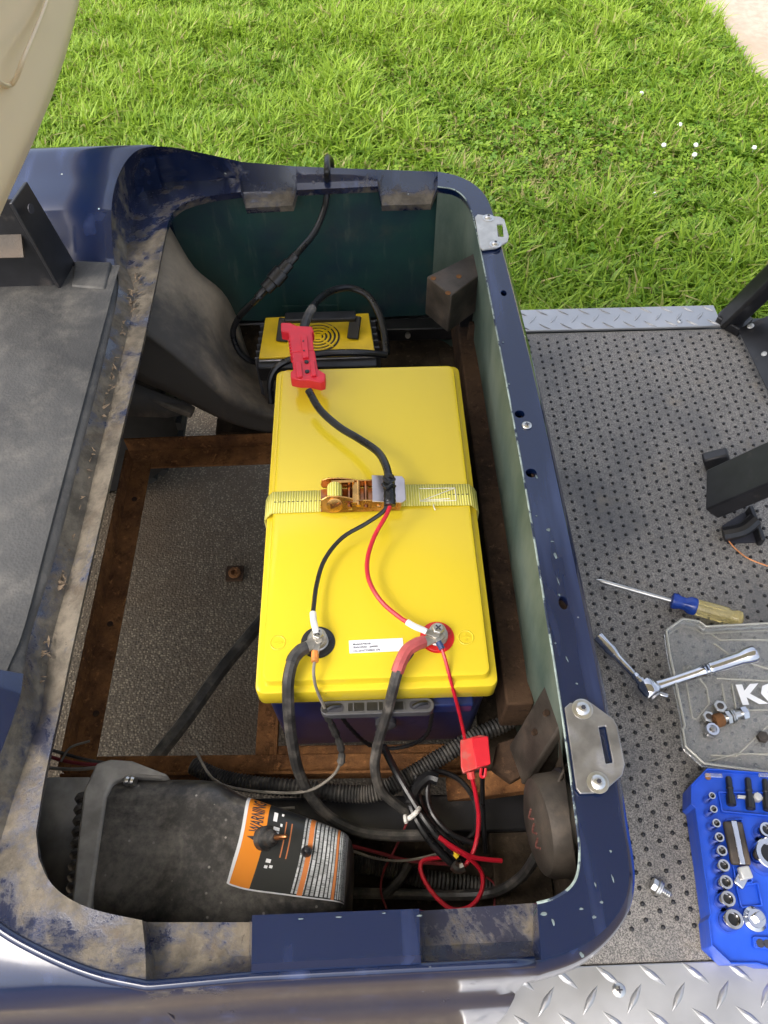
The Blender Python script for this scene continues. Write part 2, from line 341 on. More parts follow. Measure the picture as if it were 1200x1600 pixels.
def lawn():
    def vn(P, s, seed):                                    # cheap smooth value noise
        g = np.random.default_rng(seed).random((64, 64)); q = P*s+17.3; i = np.floor(q).astype(int); f = q-i; f = f*f*(3-2*f); i %= 63
        return (g[i[:,0],i[:,1]]*(1-f[:,0])*(1-f[:,1])+g[i[:,0]+1,i[:,1]]*f[:,0]*(1-f[:,1])+g[i[:,0],i[:,1]+1]*(1-f[:,0])*f[:,1]+g[i[:,0]+1,i[:,1]+1]*f[:,0]*f[:,1])
    def pts(n, x0, x1, y0, y1):
        P = np.c_[rng.uniform(x0, x1, n), rng.uniform(y0, y1, n)]; return P[~inside(P, PATH2)]
    P = np.r_[pts(150000, -1.75, 1.75, LAWN0, 3.9), pts(60000, -4, 4, LAWN0, 7)]
    n = len(P); near = np.clip((2.6-P[:,1])/1.0, 0, 1); cl = np.clip((P[:,0]-.1)*1.0+vn(P, 3, 1)-.35, 0, 1)   # clover side
    keep = rng.random(n) > cl*.45; P, near, cl = P[keep], near[keep], cl[keep]; n = len(P)
    hvar = vn(P, 5, 2); tuft = vn(P, 14, 3)
    bare = np.clip(1-np.hypot((P[:,0]-.62)/.55, (P[:,1]-2.25)/.32), 0, 1)
    H = (.04+.07*hvar*rng.random(n)+.035*tuft)*(1-.35*bare); Wd = rng.uniform(.0016, .0042, n)*(1+.5*tuft)
    az = rng.uniform(0, 2*np.pi, n)+2*vn(P, 6, 9); lean = rng.uniform(.15, 1.05, n)
    dx, dy = np.cos(az), np.sin(az); sx, sy = -dy, dx
    Vv = np.zeros((n, 5, 3)); 
    for k, (hh, ll, ww) in enumerate(((0, 0, 1), (0, 0, -1), (.6, .3, .85), (.6, .3, -.85), (1, 1, 0))):
        z = H*hh*(1-.25*lean*(k == 4)); L = H*lean*ll
        Vv[:, k, 0] = P[:,0]+dx*L+sx*Wd*ww; Vv[:, k, 1] = P[:,1]+dy*L+sy*Wd*ww; Vv[:, k, 2] = z-.03*(hh == 0)
    base = (np.arange(n)*5)[:, None]
    tris = np.concatenate([base+np.array([[0,1,3]]), base+np.array([[0,3,2]]), base+np.array([[2,3,4]])], 1).reshape(-1, 3)
    tint = np.clip(.15+.55*rng.random(n)+.35*(hvar-.3)+.25*np.clip((P[:,1]-2.0)/1.5, 0, 1), 0, 1)
    dry = np.where(rng.random(n) < .05+.45*bare+.06*vn(P, 9, 8), rng.uniform(.4, 1, n), 0)
    # clover: three-lobed leaves
    C = np.r_[pts(42000, -1.75, 1.75, LAWN0, 3.9)]; pc = np.clip((C[:,0]-.05)*.8+vn(C, 3, 1)*1.1-.4, .06, 1)*np.clip(1.25-np.clip((C[:,1]-2.2)/1.6, 0, 1), 0, 1)
    C = C[rng.random(len(C)) < pc]; m = len(C)
    CV, CT = [], []
    hz = rng.uniform(.02, .055, m); a0 = rng.uniform(0, 6.28, m); s = rng.uniform(.006, .0125, m); tx, ty = rng.normal(0, .35, m), rng.normal(0, .35, m)
    L = np.array([(0,0),(.55,-.42),(1.05,-.45),(1.2,0),(1.05,.45),(.55,.42)])
    allv = np.zeros((m, 3, 6, 3))
    for q in range(3):
        a = a0+q*2.094
        X = s[:,None]*(L[None,:,0]*np.cos(a)[:,None]-L[None,:,1]*np.sin(a)[:,None]); Y = s[:,None]*(L[None,:,0]*np.sin(a)[:,None]+L[None,:,1]*np.cos(a)[:,None])
        allv[:,q,:,0] = C[:,0,None]+X; allv[:,q,:,1] = C[:,1,None]+Y; allv[:,q,:,2] = hz[:,None]+tx[:,None]*X+ty[:,None]*Y
    cv = allv.reshape(-1, 3); b2 = (np.arange(m*3)*6)[:, None]
    ct = np.concatenate([b2+np.array([[0,1,5]]), b2+np.array([[1,2,3]]), b2+np.array([[1,3,5]]), b2+np.array([[3,4,5]])], 1).reshape(-1, 3)
    def mk(name, v, tr, ti, dr, label, cat):
        me = bpy.data.meshes.new(name); me.vertices.add(len(v)); me.vertices.foreach_set('co', v.astype(np.float32).ravel())
        me.loops.add(tr.size); me.loops.foreach_set('vertex_index', tr.astype(np.int32).ravel()); me.polygons.add(len(tr)); me.polygons.foreach_set('loop_start', np.arange(0, tr.size, 3, dtype=np.int32)); me.update(calc_edges=True)
        for k, x in (('tint', ti), ('dry', dr)):
            a = me.attributes.new(k, 'FLOAT', 'POINT'); a.data.foreach_set('value', x.astype(np.float32))
        me.materials.append(M['grass']); o = bpy.data.objects.new(name, me); COL.objects.link(o); tag(o, label, cat, kind='stuff')
    mk('grass', Vv.reshape(-1, 3), tris, np.repeat(tint, 5), np.repeat(dry, 5), 'bright green mown lawn grass beyond the golf cart', 'grass')
    mk('clover', cv, ct, np.repeat(np.clip(rng.uniform(.05, .75, m), 0, 1), 18), np.zeros(m*18), 'low clover leaves growing through the lawn', 'clover')
lawn()
fl = [(1037,228,'white clover flower farthest left of the group right of the cart'),(1085,243,'white clover flower, nearer of the close pair below the path'),(1002,147,'white clover flower farthest away in the lawn'),(1087,228,'white clover flower, farther of the close pair below the path'),(1140,408,'white clover flower nearest the black strut'),(1062,196,'white clover flower just behind the middle pair'),(1022,305,'white clover flower nearest the cart corner'),(1178,232,'rightmost white clover flower below the path edge')]
for i, (u, v, s_) in enumerate(fl):
    p = at(u, v, .05); b = MB(); b.lathe([(.001, -.05), (.001, -.004), (.005, -.003), (.008, .002), (.006, .007), (.001, .009)], p, n=8)
    tag(b.build('clover_flower', M['white']), s_, 'flower', 'white clover flowers')

# ================================================================== golf cart
CART = thing('golf_cart', (0, .6, 0), 'navy blue golf cart with seat removed and battery bay open', 'golf cart')
YF = 1.152
def st(A, B, C, d): return (*A, *B, *C, d)
def lerp(a, b, t): return a+(b-a)*t
def lst(a, za, c, zc, d, k=.35, zb=None, b=None):
    A, C = at(*a, za), at(*c, zc); B = at(*b, zb) if b else lerp(A, C, k)
    if zb is not None and not b: B.z = zb
    return st(A, B, C, d)
G = []
G.append((7, 'left', [
 lst((-60,1330), .66, (56,1300), .645, .68, .4, .64), lst((-12,1210), .665, (71,1210), .645, .66, .35, .64), lst((28,1100), .67, (93,1110), .645, .72, .3, .638),
 lst((38,1045), .665, (105,1050), .645, .72, .3, .637), lst((50,985), .655, (119,985), .645, .76, .35, .637), lst((92,850), .655, (149,850), .645, .78, .35, .637),
 lst((128,700), .655, (184,700), .645, .78, .35, .637), lst((163,560), .655, (218,560), .645, .76, .35, .637), lst((185,450), .655, (242,450), .645, .75, .35, .637),
 lst((178,405), .658, (251,405), .648, .7, b=(197,412), zb=.64), lst((174,328), .70, (264,345), .65, .6, b=(207,345), zb=.642),
 lst((186,272), .71, (280,323), .65, .5, b=(222,292), zb=.645),
 st(aty(213,236,1.13), at(252,272,.647), at(305,312,.65), .45), st(aty(255,229,YF), at(300,275,.648), at(335,305,.65), .4),
 st(aty(310,238,YF), at(340,276,.65), at(358,302,.65), .35), st(aty(374,252,YF), aty(375,280,1.145), at(376,300,.65), .3)]))
G.append((3, 'farp', [st(aty(378,253,YF), aty(380,300,1.14), at(384,325,.628), .35), st(aty(462,260,YF), aty(460,298,1.14), at(457,321,.628), .35)]))
G.append((3, 'far', [st(aty(464,260,YF), aty(464,276,1.145), at(464,297,.65), .2), st(aty(590,265,YF), aty(590,279,1.145), at(590,291,.65), .2)]))
G.append((3, 'farp', [st(aty(592,265,YF), aty(594,298,1.14), at(597,321,.628), .35), st(aty(679,268,YF), aty(677,296,1.14), at(673,319,.628), .35)]))
rs = [((684,268),(684,292)),((715,275),(708,296)),((742,289),(724,307)),((760,309),(734,324)),((772,340),(742,350)),((784,388),(752,397)),((830,570),(784,560)),((872,760),(818,745)),((915,965),(852,950)),((950,1140),(880,1130)),((972,1280),(898,1265)),((981,1335),(905,1325)),((983,1375),(902,1365)),((973,1415),(890,1387)),((945,1452),(868,1402)),((905,1480),(852,1408)),((846,1500),(839,1411))]
G.append((5, 'right', [lst(a, .655, c, .655, -.45 if i < 11 else -.05, .5) for i, (a, c) in enumerate(rs)]))
G.append((4, 'near', [st(at(836,1500,.655), at(832,1470,.63), at(833,1411,.628), .5), st(at(664,1509,.655), at(664,1478,.63), at(662,1423,.628), .55)]))
G.append((4, 'near', [st(at(658,1509,.655), at(657,1492,.664), at(655,1420,.666), -.15), st(at(393,1523,.655), at(393,1506,.664), at(394,1430,.666), -.12)]))
G.append((4, 'near', [st(at(390,1523,.655), at(389,1493,.63), at(390,1441,.628), .5), st(at(238,1537,.655), at(242,1500,.63), at(230,1441,.628), .55)]))
G.append((6, 'corner', [lst(a, .655, c, .65, .58, .5, .648) for a, c in (((228,1537),(222,1438)),((150,1520),(150,1422)),((70,1488),(105,1402)),((-5,1445),(76,1375)),((-45,1395),(60,1340)))]))
RIM = []
for sub, side, sts in G:
    for k, s_ in enumerate(crom(sts, sub)): RIM.append((side, Vector(s_[0:3]), Vector(s_[3:6]), Vector(s_[6:9]), s_[9]))
def build_rim():
    b = MB(); dirt = []; n = len(RIM); m = None; seen = False
    for side, A, B, C, d in RIM:
        out = A-C; out.z = 0; out.normalize(); out = V(0,-1,0) if side == 'corner' else out; k = 1 if (side != 'left' or A.y > 1.02) and not (side == 'corner' and dirt and seen) else 0; seen = side == 'corner'
        e = [(.0,.0,d)] if k else [(0,0,d)]
        E = [A+out*ox+V(0,0,oz) for ox, oz in (((.045,-.36),(.03,-.16),(.02,-.11),(.017,-.104),(.012,-.05),(.009,-.018),(.006,-.006)) if k else ((.002,-.01),)*7)]
        if side == 'right': E[0] = A+out*.004+V(0,0,-.36); E[1] = A+out*.004+V(0,0,-.2); E[2] = A+out*.004+V(0,0,-.15); E[3] = A+out*.004+V(0,0,-.12)
        AB = lerp(A, B, .5); BC = lerp(B, C, .5)
        if side == 'near' and abs(B.z-.655) > .012 and B.z < .65: AB = lerp(A, B, .55)+V(0,0,-.004)
        secp = E+[A, AB, B, BC, C, C+out*.003+V(0,0,-.012)]
        m = len(secp); b.v += secp; dirt += [.0]*5+([.02, .02, .05, .1, .35, .8, .75, .5] if side == 'farp' else [d*.3, d*.5, d*.75, d, d, d, d*.9, .5])
    fs = []
    for i in range(n):
        k = (i+1) % n
        for j in range(m-1):
            if RIM[i][0] == 'right' and RIM[k][0] == 'right' and 7 <= j <= 10: continue
            fs.append((i*m+j, k*m+j, k*m+j+1, i*m+j+1))
    b.f = fs
    o = b.build('seat_rim', M['paint'], CART, smooth=40, attr={'dirt': dirt}); return o
rim = recalc(build_rim())
# flat right-hand strip with real holes
def strip():
    A = [r[1] for r in RIM if r[0] == 'right']; C = [r[3] for r in RIM if r[0] == 'right']
    poly = A+C[::-1]; pts = [p.xy for p in poly]; n = len(pts)
    holes = [(812,647,.0062,1),(830,739,.0065,1),(880,942,.0048,1.6),(787,458,.0042,1.5)]
    loops = [list(range(n))]; rngs = []
    for u, v, r, el in holes:
        c = at(u, v, .655); s0 = len(pts)
        for k in range(14): a = -2*math.pi*k/14; pts.append(Vector((c.x+r*math.cos(a), c.y+r*el*math.sin(a))))
        loops.append(list(range(s0, s0+14))); rngs.append((s0, c))
    for k in range(400):                                   # inner points for dirt variation are not needed: flat fill
        break
    area = sum(pts[i].x*pts[(i+1) % n].y-pts[(i+1) % n].x*pts[i].y for i in range(n))
    if area < 0: loops[0] = loops[0][::-1]
    vs, es, fs, _, _, _ = delaunay_2d_cdt(pts, [], loops, 2, 1e-7)
    keep = []
    for f in fs:
        cx = sum((vs[i] for i in f), Vector((0,0)))/len(f)
        if all(not (((cx.x-at(u, v, .655).x)/r)**2+((cx.y-at(u, v, .655).y)/(r*el))**2 < .98) for u, v, r, el in holes): keep.append(tuple(f))
    b = MB(); b.add([(p.x, p.y, .655) for p in vs], keep)
    for u, v, r, el in holes:
        c = at(u, v, .655)
        rg = [[V(c.x+r*math.cos(2*math.pi*k/14), c.y+r*el*math.sin(2*math.pi*k/14), z) for k in range(14)] for z in (.655, .645)]
        b.rings(rg, cap=False)
    o = b.build('rim_strip', M['paint'], CART, smooth=30, attr={'dirt': [-.3]*len(b.v)}); recalc(o)
    u = MB()                                              # steel backing seen through the holes
    u.beam(at(818,600,.645), at(893,1000,.645), .022, .003); u.build('backing_bar', M['darkrust'], CART)
    return o
strip()
b = MB(); b.tube([r[3]+V(0,0,.0002) for r in RIM if r[0] == 'right'], .0011, 5, 1); b.build('worn_edge', simple('chipped pale edge', (.33, .4, .36), .7, var=.5, vs=60, dust=(.02, .03, .06), dlo=.5, dhi=.56, ds=30), CART)
# screw in the strip
def screw(u, v, z, r, parent, name='screw', mat='steel', n_ax=(0,0,1), slot=True):
    c = at(u, v, z); b = MB(); b.lathe([(r*1.0, 0), (r, .0012), (r*.8, .0024), (r*.3, .003), (.0001, .003)], c, n_ax, 16)
    s_ = b.build(name, M[mat], parent)
    if slot:
        q = MB(); q.box(c+V(0,0,.0029), (r*.95, r*.2, .0012)); q.box(c+V(0,0,.00295), (r*.2, r*.95, .0012)); q.build('drive_recess', M['ink'], s_)
    return s_
# paint chips and scratches on the strip and near rim
CHIP = simple('exposed pale primer', (.13, .165, .165), .7, var=.35, vs=120)
for i, (u, v, w_, h_, z) in enumerate(((838,745,4,9,.655),(806,683,2,6,.655),(795,600,4,5,.655),(868,868,5,11,.655),(872,908,2,14,.655),(874,930,3,5,.655),(857,828,6,6,.655),(863,846,6,3,.655),(901,1068,4,3,.655),(868,1005,3,3,.655),(886,1030,2,9,.655),(838,806,3,2,.655),(786,535,4,3,.655),(957,1372,2,9,.655),(930,1382,2,5,.655),(954,1330,3,3,.655),(908,1420,5,3,.655),(940,1410,5,3,.655),(928,1433,6,3,.655),(909,1492,5,6,.652),(850,1428,9,6,.655),(864,1440,3,8,.655),(700,283,5,2,.655),(655,1431,8,2,.666),(530,1433,9,1.5,.666),(470,1436,6,1.5,.666),(600,1427,5,1.5,.666))):
    c = at(u, v, z+.0005); k = .00036; n = 9; b = MB()
    b.prism([c+V(w_*k*random.uniform(.6, 1.2)*math.cos(6.283*q/n)-.15*h_*k*math.sin(6.283*q/n), h_*k*random.uniform(.6, 1.2)*math.sin(6.283*q/n), 0) for q in range(n)], .0003); b.build('paint_chip', CHIP, CART, smooth=0)
# ---- inner walls
xr = lambda y: .0
b = MB(); rows = []
Cfar = [r[3] for r in RIM if r[0] == 'right']
top = [p.copy() for p in Cfar]
def wallrow(dz, outw):
    o = []
    for r in RIM:
        if r[0] != 'right': continue
        d = (r[1]-r[3]); d.z = 0; d.normalize(); f_ = lerp(.25, 1, min(1, max(0, (.36-r[3].y)/.1))); o.append(r[3]+d*max(.003, outw*f_)+V(0,0,dz))
    return o
rows = [wallrow(-.006, .003), wallrow(-.05, .012), wallrow(-.10, .022), wallrow(-.15, .032), wallrow(-.22, .04), wallrow(-.33, .04)]
b.sheet(rows); b.build('inner_wall', M['palegreen'], CART)
cr = [r for r in RIM if r[0] == 'right' and r[3].y < .27]
b = MB(); b.sheet([[r[3]+V((r[1]-r[3]).x, (r[1]-r[3]).y, 0).normalized()*ow+V(0,0,dz) for r in cr] for dz, ow in ((-.07, .011), (-.15, .026), (-.3, .034))]); b.build('corner_dark_sheet', M['grime'], CART)  # dark brown sheet over the pale wall, for black gaps and debris
xl = at(262,345,.65).x-.05; xR = top[0].x+.02
b = MB(); rr = []
for z, y in ((.645, 1.150), (.6, 1.149), (.5, 1.148), (.43, 1.144), (.38, 1.136), (.376, 1.142)):
    rr.append([V(xl+(xR-xl)*k/14, y+.002*math.sin(k*1.1), z) for k in range(15)])
b.sheet(rr); tag(b.build('far_wall', M['green'], CART), 'dark green scratched inner side wall')
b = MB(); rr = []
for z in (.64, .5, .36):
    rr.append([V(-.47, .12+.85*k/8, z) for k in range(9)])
b.sheet(rr); b.build('rear_dark_sheet', M['blacksteel'], CART)  # black sheet added where the open rear of the bay is only dark
b = MB(); b.box((-.06, .075, .45), (.36, .006, .22)); b.build('near_wall', M['blacksteel'], CART)
# bar added to catch sky light, the bright line under the far wall
b = MB(); b.box((-.06, 1.178, .352), (.48, .05, .010)); b.build('gap_light_bar', M['alu'], CART, bevel=.002)
b = MB(); b.box((-.06, 1.152, .335), (.5, .004, .035)); b.build('sill_web', M['grime'], CART)
for (u0, u1) in ((441, 530), (690, 712)):
    a, c = aty(u0, 478, 1.135), aty(u1, 503, 1.135); b = MB(); b.box(((a.x+c.x)/2, 1.135, (a.z+c.z)/2), (abs(c.x-a.x), .004, abs(a.z-c.z))); b.build('wall_tab', M['green'], CART)
# ---- grey rear deck
PZ = .6545
edge = [r for r in RIM if r[0] == 'left' and r[1].y < .935 and r[1].y > .27]
b = MB(); rows = []
ys = [r[1] for r in edge]
for dx, dz in ((.0, -.004), (-.006, .001), (-.022, .004), (-.05, .0045), (-.1, .005), (-.2, .005), (-.34, .003), (-.55, 0)):
    rows.append([V(p.x+dx if dx > -.03 else -.30+dx, p.y, p.z+dz) for p in ys])
b.sheet(rows); o = b.build('rear_deck', M['panel'], CART, smooth=50)
tag(o, 'grey grained plastic deck panel behind the battery bay')
b = MB(); pd = at(150,428,.66); 
b.prism([at(118,412,.656), at(113,452,.656), at(166,456,.656), at(176,414,.656)], .006); b.build('deck_tab', M['panel'], CART, bevel=.003)
# far hump: painted quarter panel
b = MB(); HE = [r[1] for r in RIM if r[0] == 'left' and r[1].y > .925 and r[1].x < at(260,229,.7).x]
rows = [[p+V(0,0,-.0005) for p in HE], [V(p.x-.012, p.y, p.z+.003) for p in HE]]
for X in (-.50, -.62, -.9): rows.append([V(X, p.y+.0*X, p.z+.002) for p in HE])
b.sheet(rows); tag(recalc(b.build('quarter_panel', M['paint'], CART, smooth=50, attr={'dirt': [-.35]*len(b.v)})), 'glossy navy rear quarter panel on the far side')
b = MB(); NE = [r[1] for r in RIM if r[0] == 'left' and r[1].y < .31]
rows = [[p.copy() for p in NE], [V(p.x-.02, p.y, p.z+.012) for p in NE], [V(p.x-.06, p.y, p.z+.014) for p in NE], [V(-.7, p.y, .68) for p in NE]]
b.sheet(rows); recalc(b.build('quarter_panel', M['paint'], CART, smooth=60, attr={'dirt': [-.3]*len(b.v)}))
ns = [r[1] for r in RIM if r[0] == 'corner']+[RIM[0][1]]; ty_ = ns[0].y-.0006; ns[0] = ns[0]+V(.004,0,0)
b = MB(); rows = [[V(p.x, lerp(p.y, ty_, t_)-ox, p.z+dz) for p in ns] for t_, dz, ox in ((0,-.0005,0),(.3,-.003,.004),(.65,-.011,.0072),(1,-.03,.0102))]
for ox, oz in ((.012,-.05),(.017,-.104),(.020,-.11),(.03,-.16),(.045,-.36)): rows.append([V(p.x, ty_-ox, p.z+oz) for p in ns])
c0 = [r for r in RIM if r[0] == 'corner'][0]; od = V(0,-1,0)
for r_, ox in zip(rows, (0,.004,.0072,.0102,.012,.017,.020,.03,.045)): r_[0].x = c0[1].x+od.x*ox+.003; r_[0].y = c0[1].y+od.y*ox+.0004
rows = [r_+[V(-.95, r_[-1].y, r_[-1].z+.01)] for r_ in rows]
b.sheet(rows); recalc(b.build('quarter_panel', M['paint'], CART, smooth=50, attr={'dirt': [-.3]*len(b.v)}))
bd = [r[1] for r in RIM if r[0] in ('near', 'corner')]+[RIM[i][1] for i in range(3)]; bd = [p for i, p in enumerate(bd) if i == 0 or (p-bd[i-1]).length > .002]
b = MB(); b.tube([p+V(0,-.001,-.002) for p in bd], .0042, 8, 1); b.build('rim_bead', M['paint'], CART, smooth=180, attr={'dirt': [-.6]*len(b.v)})
b = MB(); rows = [[V(-.8+.05*k, 1.152+.0*k, z) for k in range(2)] for z in (.7, .3)]
b.box((-.62, 1.15, .5), (.6, .02, .4)); b.build('side_panel', M['paint'], CART, attr={'dirt': [.05]*8})
# near outer quarter
b = MB(); b.box((-.72, .6, .575), (.46, 1.06, .14)); b.build('rear_body', M['blacksteel'], CART, bevel=.01)
# ---- seat back bracket
b = MB()
p0, p1, p2, p3 = at(93,452,.658), at(115,411,.658), None, None
u1 = atx(37,282, p1.x-.0); 
def plate(pts, th, name, mat, parent, bevel=.001):
    n = (Vector(pts[1])-Vector(pts[0])).cross(Vector(pts[2])-Vector(pts[0])).normalized()
    b = MB(); b.prism([Vector(p)-n*th/2 for p in pts], n*th); return recalc(b.build(name, mat, parent, bevel=bevel))
BR = [p0, p1, atx(40,284,p1.x-.02), atx(16,318,p0.x-.02)]
br = plate(BR, .005, 'seat_back_bracket', M['blacksteel'], CART)
hc = atx(46,326,(p0.x+p1.x)/2-.008); b = MB(); b.lathe([(.004,0),(.006,.0015),(.006,.003)], hc, (1,-.2,.1), 14); b.build('bolt_hole', M['ink'], br)
q0 = p0+V(-.16,0,0); plate([p0+V(0,.008,0), q0+V(0,.008,0), q0+V(0,.02,.16), BR[3]+V(0,.008,0)], .004, 'bracket_web', M['blacksteel'], br)
hz_ = p0+V(-.055,-.004,.075)
b = MB(); b.prism([hz_+V(-.07,0,-.02), hz_+V(.03,0,-.02), hz_+V(.03,.03,.012), hz_+V(-.07,.03,.012)], (0,-.004,.004)); recalc(b.build('hinge_plate', M['browned'], br))
b = MB(); b.lathe([(.013,0),(.013,.002)], hz_+V(-.022,.012,.004), (0,-.7,.7), 18); b.build('hinge_hole', M['ink'], br)
# ---- tan back cushion
SEAT = thing('back_cushion', at(0,335,.86), 'tan vinyl seat back cushion with pressed seam, upper left', 'seat')
e0, e1 = at(0,335,.86), at(132,-20,.86)
b = MB(); secs = []
for k in range(13):
    t_ = k/12; y = lerp(-.25, 1.0, t_)+e0.y
    f_ = (y-e0.y)/(e1.y-e0.y); ex = e0.x+(e1.x-e0.x)*f_+.012*math.sin(math.pi*min(max(f_, 0), 1)); 
    endc = 1-.25*max(0, abs(t_-.5)*2-.75)/.25
    prof = [(-.004,-.01),(.0,.004),(-.004,.03),(-.022,.12),(-.045,.24),(-.075,.38),(-.1,.47),(-.135,.49),(-.165,.47),(-.15,.36),(-.12,.18),(-.085,.03),(-.06,-.022),(-.03,-.032),(-.012,-.024)]
    secs.append([V(ex-.0+px_*endc, y, .86+.01+pz*endc) for px_, pz in crom(prof+[prof[0]], 3)[:-1]])
b.rings(secs); cush = recalc(b.build('cushion', M['vinyl'], SEAT, smooth=80))
def cushpt(u, v):
    best = None
    P = np.array([tuple(p) for p in b.v]); d0 = ray(u, v).normalized(); rel = P-np.array(CAM); tt = rel@np.array(d0); dist = np.linalg.norm(rel-tt[:,None]*np.array(d0), axis=1)
    i = np.argsort(dist)[:14]; j = i[np.argmin(tt[i])]; return CAM+d0*tt[j]
sm = [(78,-10),(60,38),(38,90),(24,124),(14,133),(2,130),(-20,112)]
q = MB(); q.tube([cushpt(u, v) for u, v in sm], .0028, 6, 5); q.build('seam', M['vinyl'], cush)

# ---- wheel well / inner fender
rows = [
 [at(250,330,.605), at(268,362,.59), at(302,418,.55), at(345,455,.50), at(368,495,.43), at(390,560,.37), at(432,612,.345)],
 [at(232,405,.60), at(258,440,.59), at(292,478,.55), at(330,515,.50), at(355,550,.43), at(395,600,.39), at(440,635,.365)],
 [at(195,490,.605), at(228,512,.585), at(277,548,.545), at(330,592,.49), at(370,622,.44), at(405,640,.405), at(445,652,.385)],
 [at(192,508,.585), at(226,530,.565), at(274,566,.525), at(326,610,.47), at(366,640,.42), at(404,655,.385), at(445,664,.37)],
 [at(165,560,.5), at(212,590,.48), at(262,612,.45), at(318,640,.41), at(362,660,.38), at(404,672,.36), at(445,678,.35)]]
rc = [[Vector(p) for p in crom(r, 4)] for r in rows]
cols = list(zip(*rc)); dense = [[Vector(p) for p in crom(c, 4)] for c in cols]; rows2 = [list(x) for x in zip(*dense)]
b = MB(); b.sheet(rows2); dd = []
for i, r in enumerate(rows2):
    for j, p in enumerate(r): dd.append(max(.14, .95-i/len(rows2)*1.15)*(1-.35*j/len(r)))
tag(b.build('inner_fender', M['fender'], CART, smooth=180, solid=.004, attr={'dirt': dd}), 'dusty dark plastic wheel arch bulging into the bay')
b = MB(); b.sheet([[at(165,580,.47), at(215,600,.44), at(260,618,.42), at(300,632,.40)], [at(150,648,.40), at(210,650,.39), at(262,652,.385), at(302,645,.385)]]); b.build('fender_gusset', M['fender'], CART, smooth=60, solid=.004, attr={'dirt': [.35]*8})
b = MB(); b.beam(at(165,590,.44), at(302,645,.39), .02, .012); b.build('gusset_rib', M['fender'], CART, bevel=.003, attr={'dirt': [.4]*8})
# rear wheel below
wc = V(at(220,668,.2).x-.15, 1.11, .23)
W_ = thing('x', wc, 'x', 'x'); bpy.data.objects.remove(W_)
b = MB(); b.lathe([(.12,-.1),(.2,-.1),(.225,-.085),(.23,-.05),(.23,.05),(.225,.085),(.2,.1),(.12,.1)], wc, (0,1,0), 40)
wheel = b.build('rear_wheel', M['tyre'], CART, smooth=40)
b = MB()
for k in range(36):
    a = 2*math.pi*k/36
    for sy in (-1, 1):
        c = wc+V(.231*math.cos(a+.08*sy), sy*.05, .231*math.sin(a+.08*sy)); rot = Matrix.Rotation(-a, 3, 'Y'); b.box(c, (.012, .07, .022), rot)
b.build('tread_blocks', M['tyre'], wheel)
b = MB(); b.lathe([(.02,-.05),(.11,-.06),(.122,-.09),(.122,.09),(.11,.06),(.02,.05)], wc, (0,1,0), 28); b.build('wheel_rim', M['whiteplate'], wheel)

# ---- rusty frame
TZ = .33
def angle_bar(a, b_, wd, side, name='angle_bar', mat='rust', h=.035, parent=CART, z=TZ):
    """horizontal flange from line a-b, width wd towards side; upright on the outer edge"""
    a, b_ = Vector(a), Vector(b_); x = (b_-a).normalized(); n = V(-x.y, x.x, 0)*side
    m = MB(); m.beam(a+n*wd/2, b_+n*wd/2, wd, .004); m.beam(a+n*(wd-.002)+V(0,0,.002+h/2), b_+n*(wd-.002)+V(0,0,.002+h/2), .004, h)
    return recalc(m.build(name, M[mat], parent, bevel=.001))
fi = [at(235,732,TZ), at(150,1188,TZ)]
o = angle_bar(fi[0]+V(0,.012,0), fi[1]+V(0,-.02,0), .034, -1)
tag(o, 'orange rusted angle iron on the left of the bay')
angle_bar(at(196,733,TZ-.005), at(440,724,TZ-.005), .042, 1, h=.03)
angle_bar(at(110,1183,TZ-.006), at(720,1176,TZ-.006), .032, -1, h=.02)
angle_bar(at(398,1192,TZ-.012), at(432,700,TZ-.012), .03, -1, h=.006)
for (u, v) in ((210,780), (172,975), (150,1115)):
    b = MB(); c = at(u, v, TZ+.0023); b.lathe([(.0045,0),(.0045,.0008)], c, n=10); b.build('frame_hole', M['darkrust'], CART)
# frame rail right of the battery and cross members
b = MB(); b.beam(V(.170,.335,.435), V(.170,1.1,.435), .034, .075); b.build('frame_rail', M['darkrust'], CART, bevel=.003)
b = MB(); b.beam(V(.17,.09,.33), V(.17,1.1,.33), .07, .012); b.build('rail_shelf', M['grime'], CART, bevel=.002)
b = MB(); b.box((.01, 1.03, .328), (.56, .26, .008)); b.build('rear_pan', M['grime'], CART)
b = MB(); b.beam(aty(590,516,1.10), aty(745,512,1.10), .03, .028); b.build('cross_bar', M['blacksteel'], CART, bevel=.002)
b = MB(); c = aty(637,523,1.083); b.cyl(c, c+V(0,-.006,.002), .005, n=10); b.build('bolt', M['steel'], CART)
b = MB(); b.beam(at(420,1186,.31), at(735,1182,.31), .03, .02); b.build('cross_bar', M['rust'], CART, bevel=.002)
b = MB(); b.beam(at(360,1282,.33), at(838,1272,.33), .046, .03); b.build('cross_bar', M['blacksteel'], CART, bevel=.003)
b = MB(); b.box((.02, .15, .275), (.62, .25, .01)); b.build('near_pan', M['grime'], CART)
b = MB(); b.sheet([[at(58,1215,.40), at(140,1215,.40)], [at(50,1430,.385), at(140,1430,.385)]]); b.build('splash_panel', M['flange'], CART, solid=.004)
b = MB(); b.box((at(60,1210,.3).x-.04, .25, .33), (.22, .05, .1)); b.build('frame_end', M['blacksteel'], CART, bevel=.004)
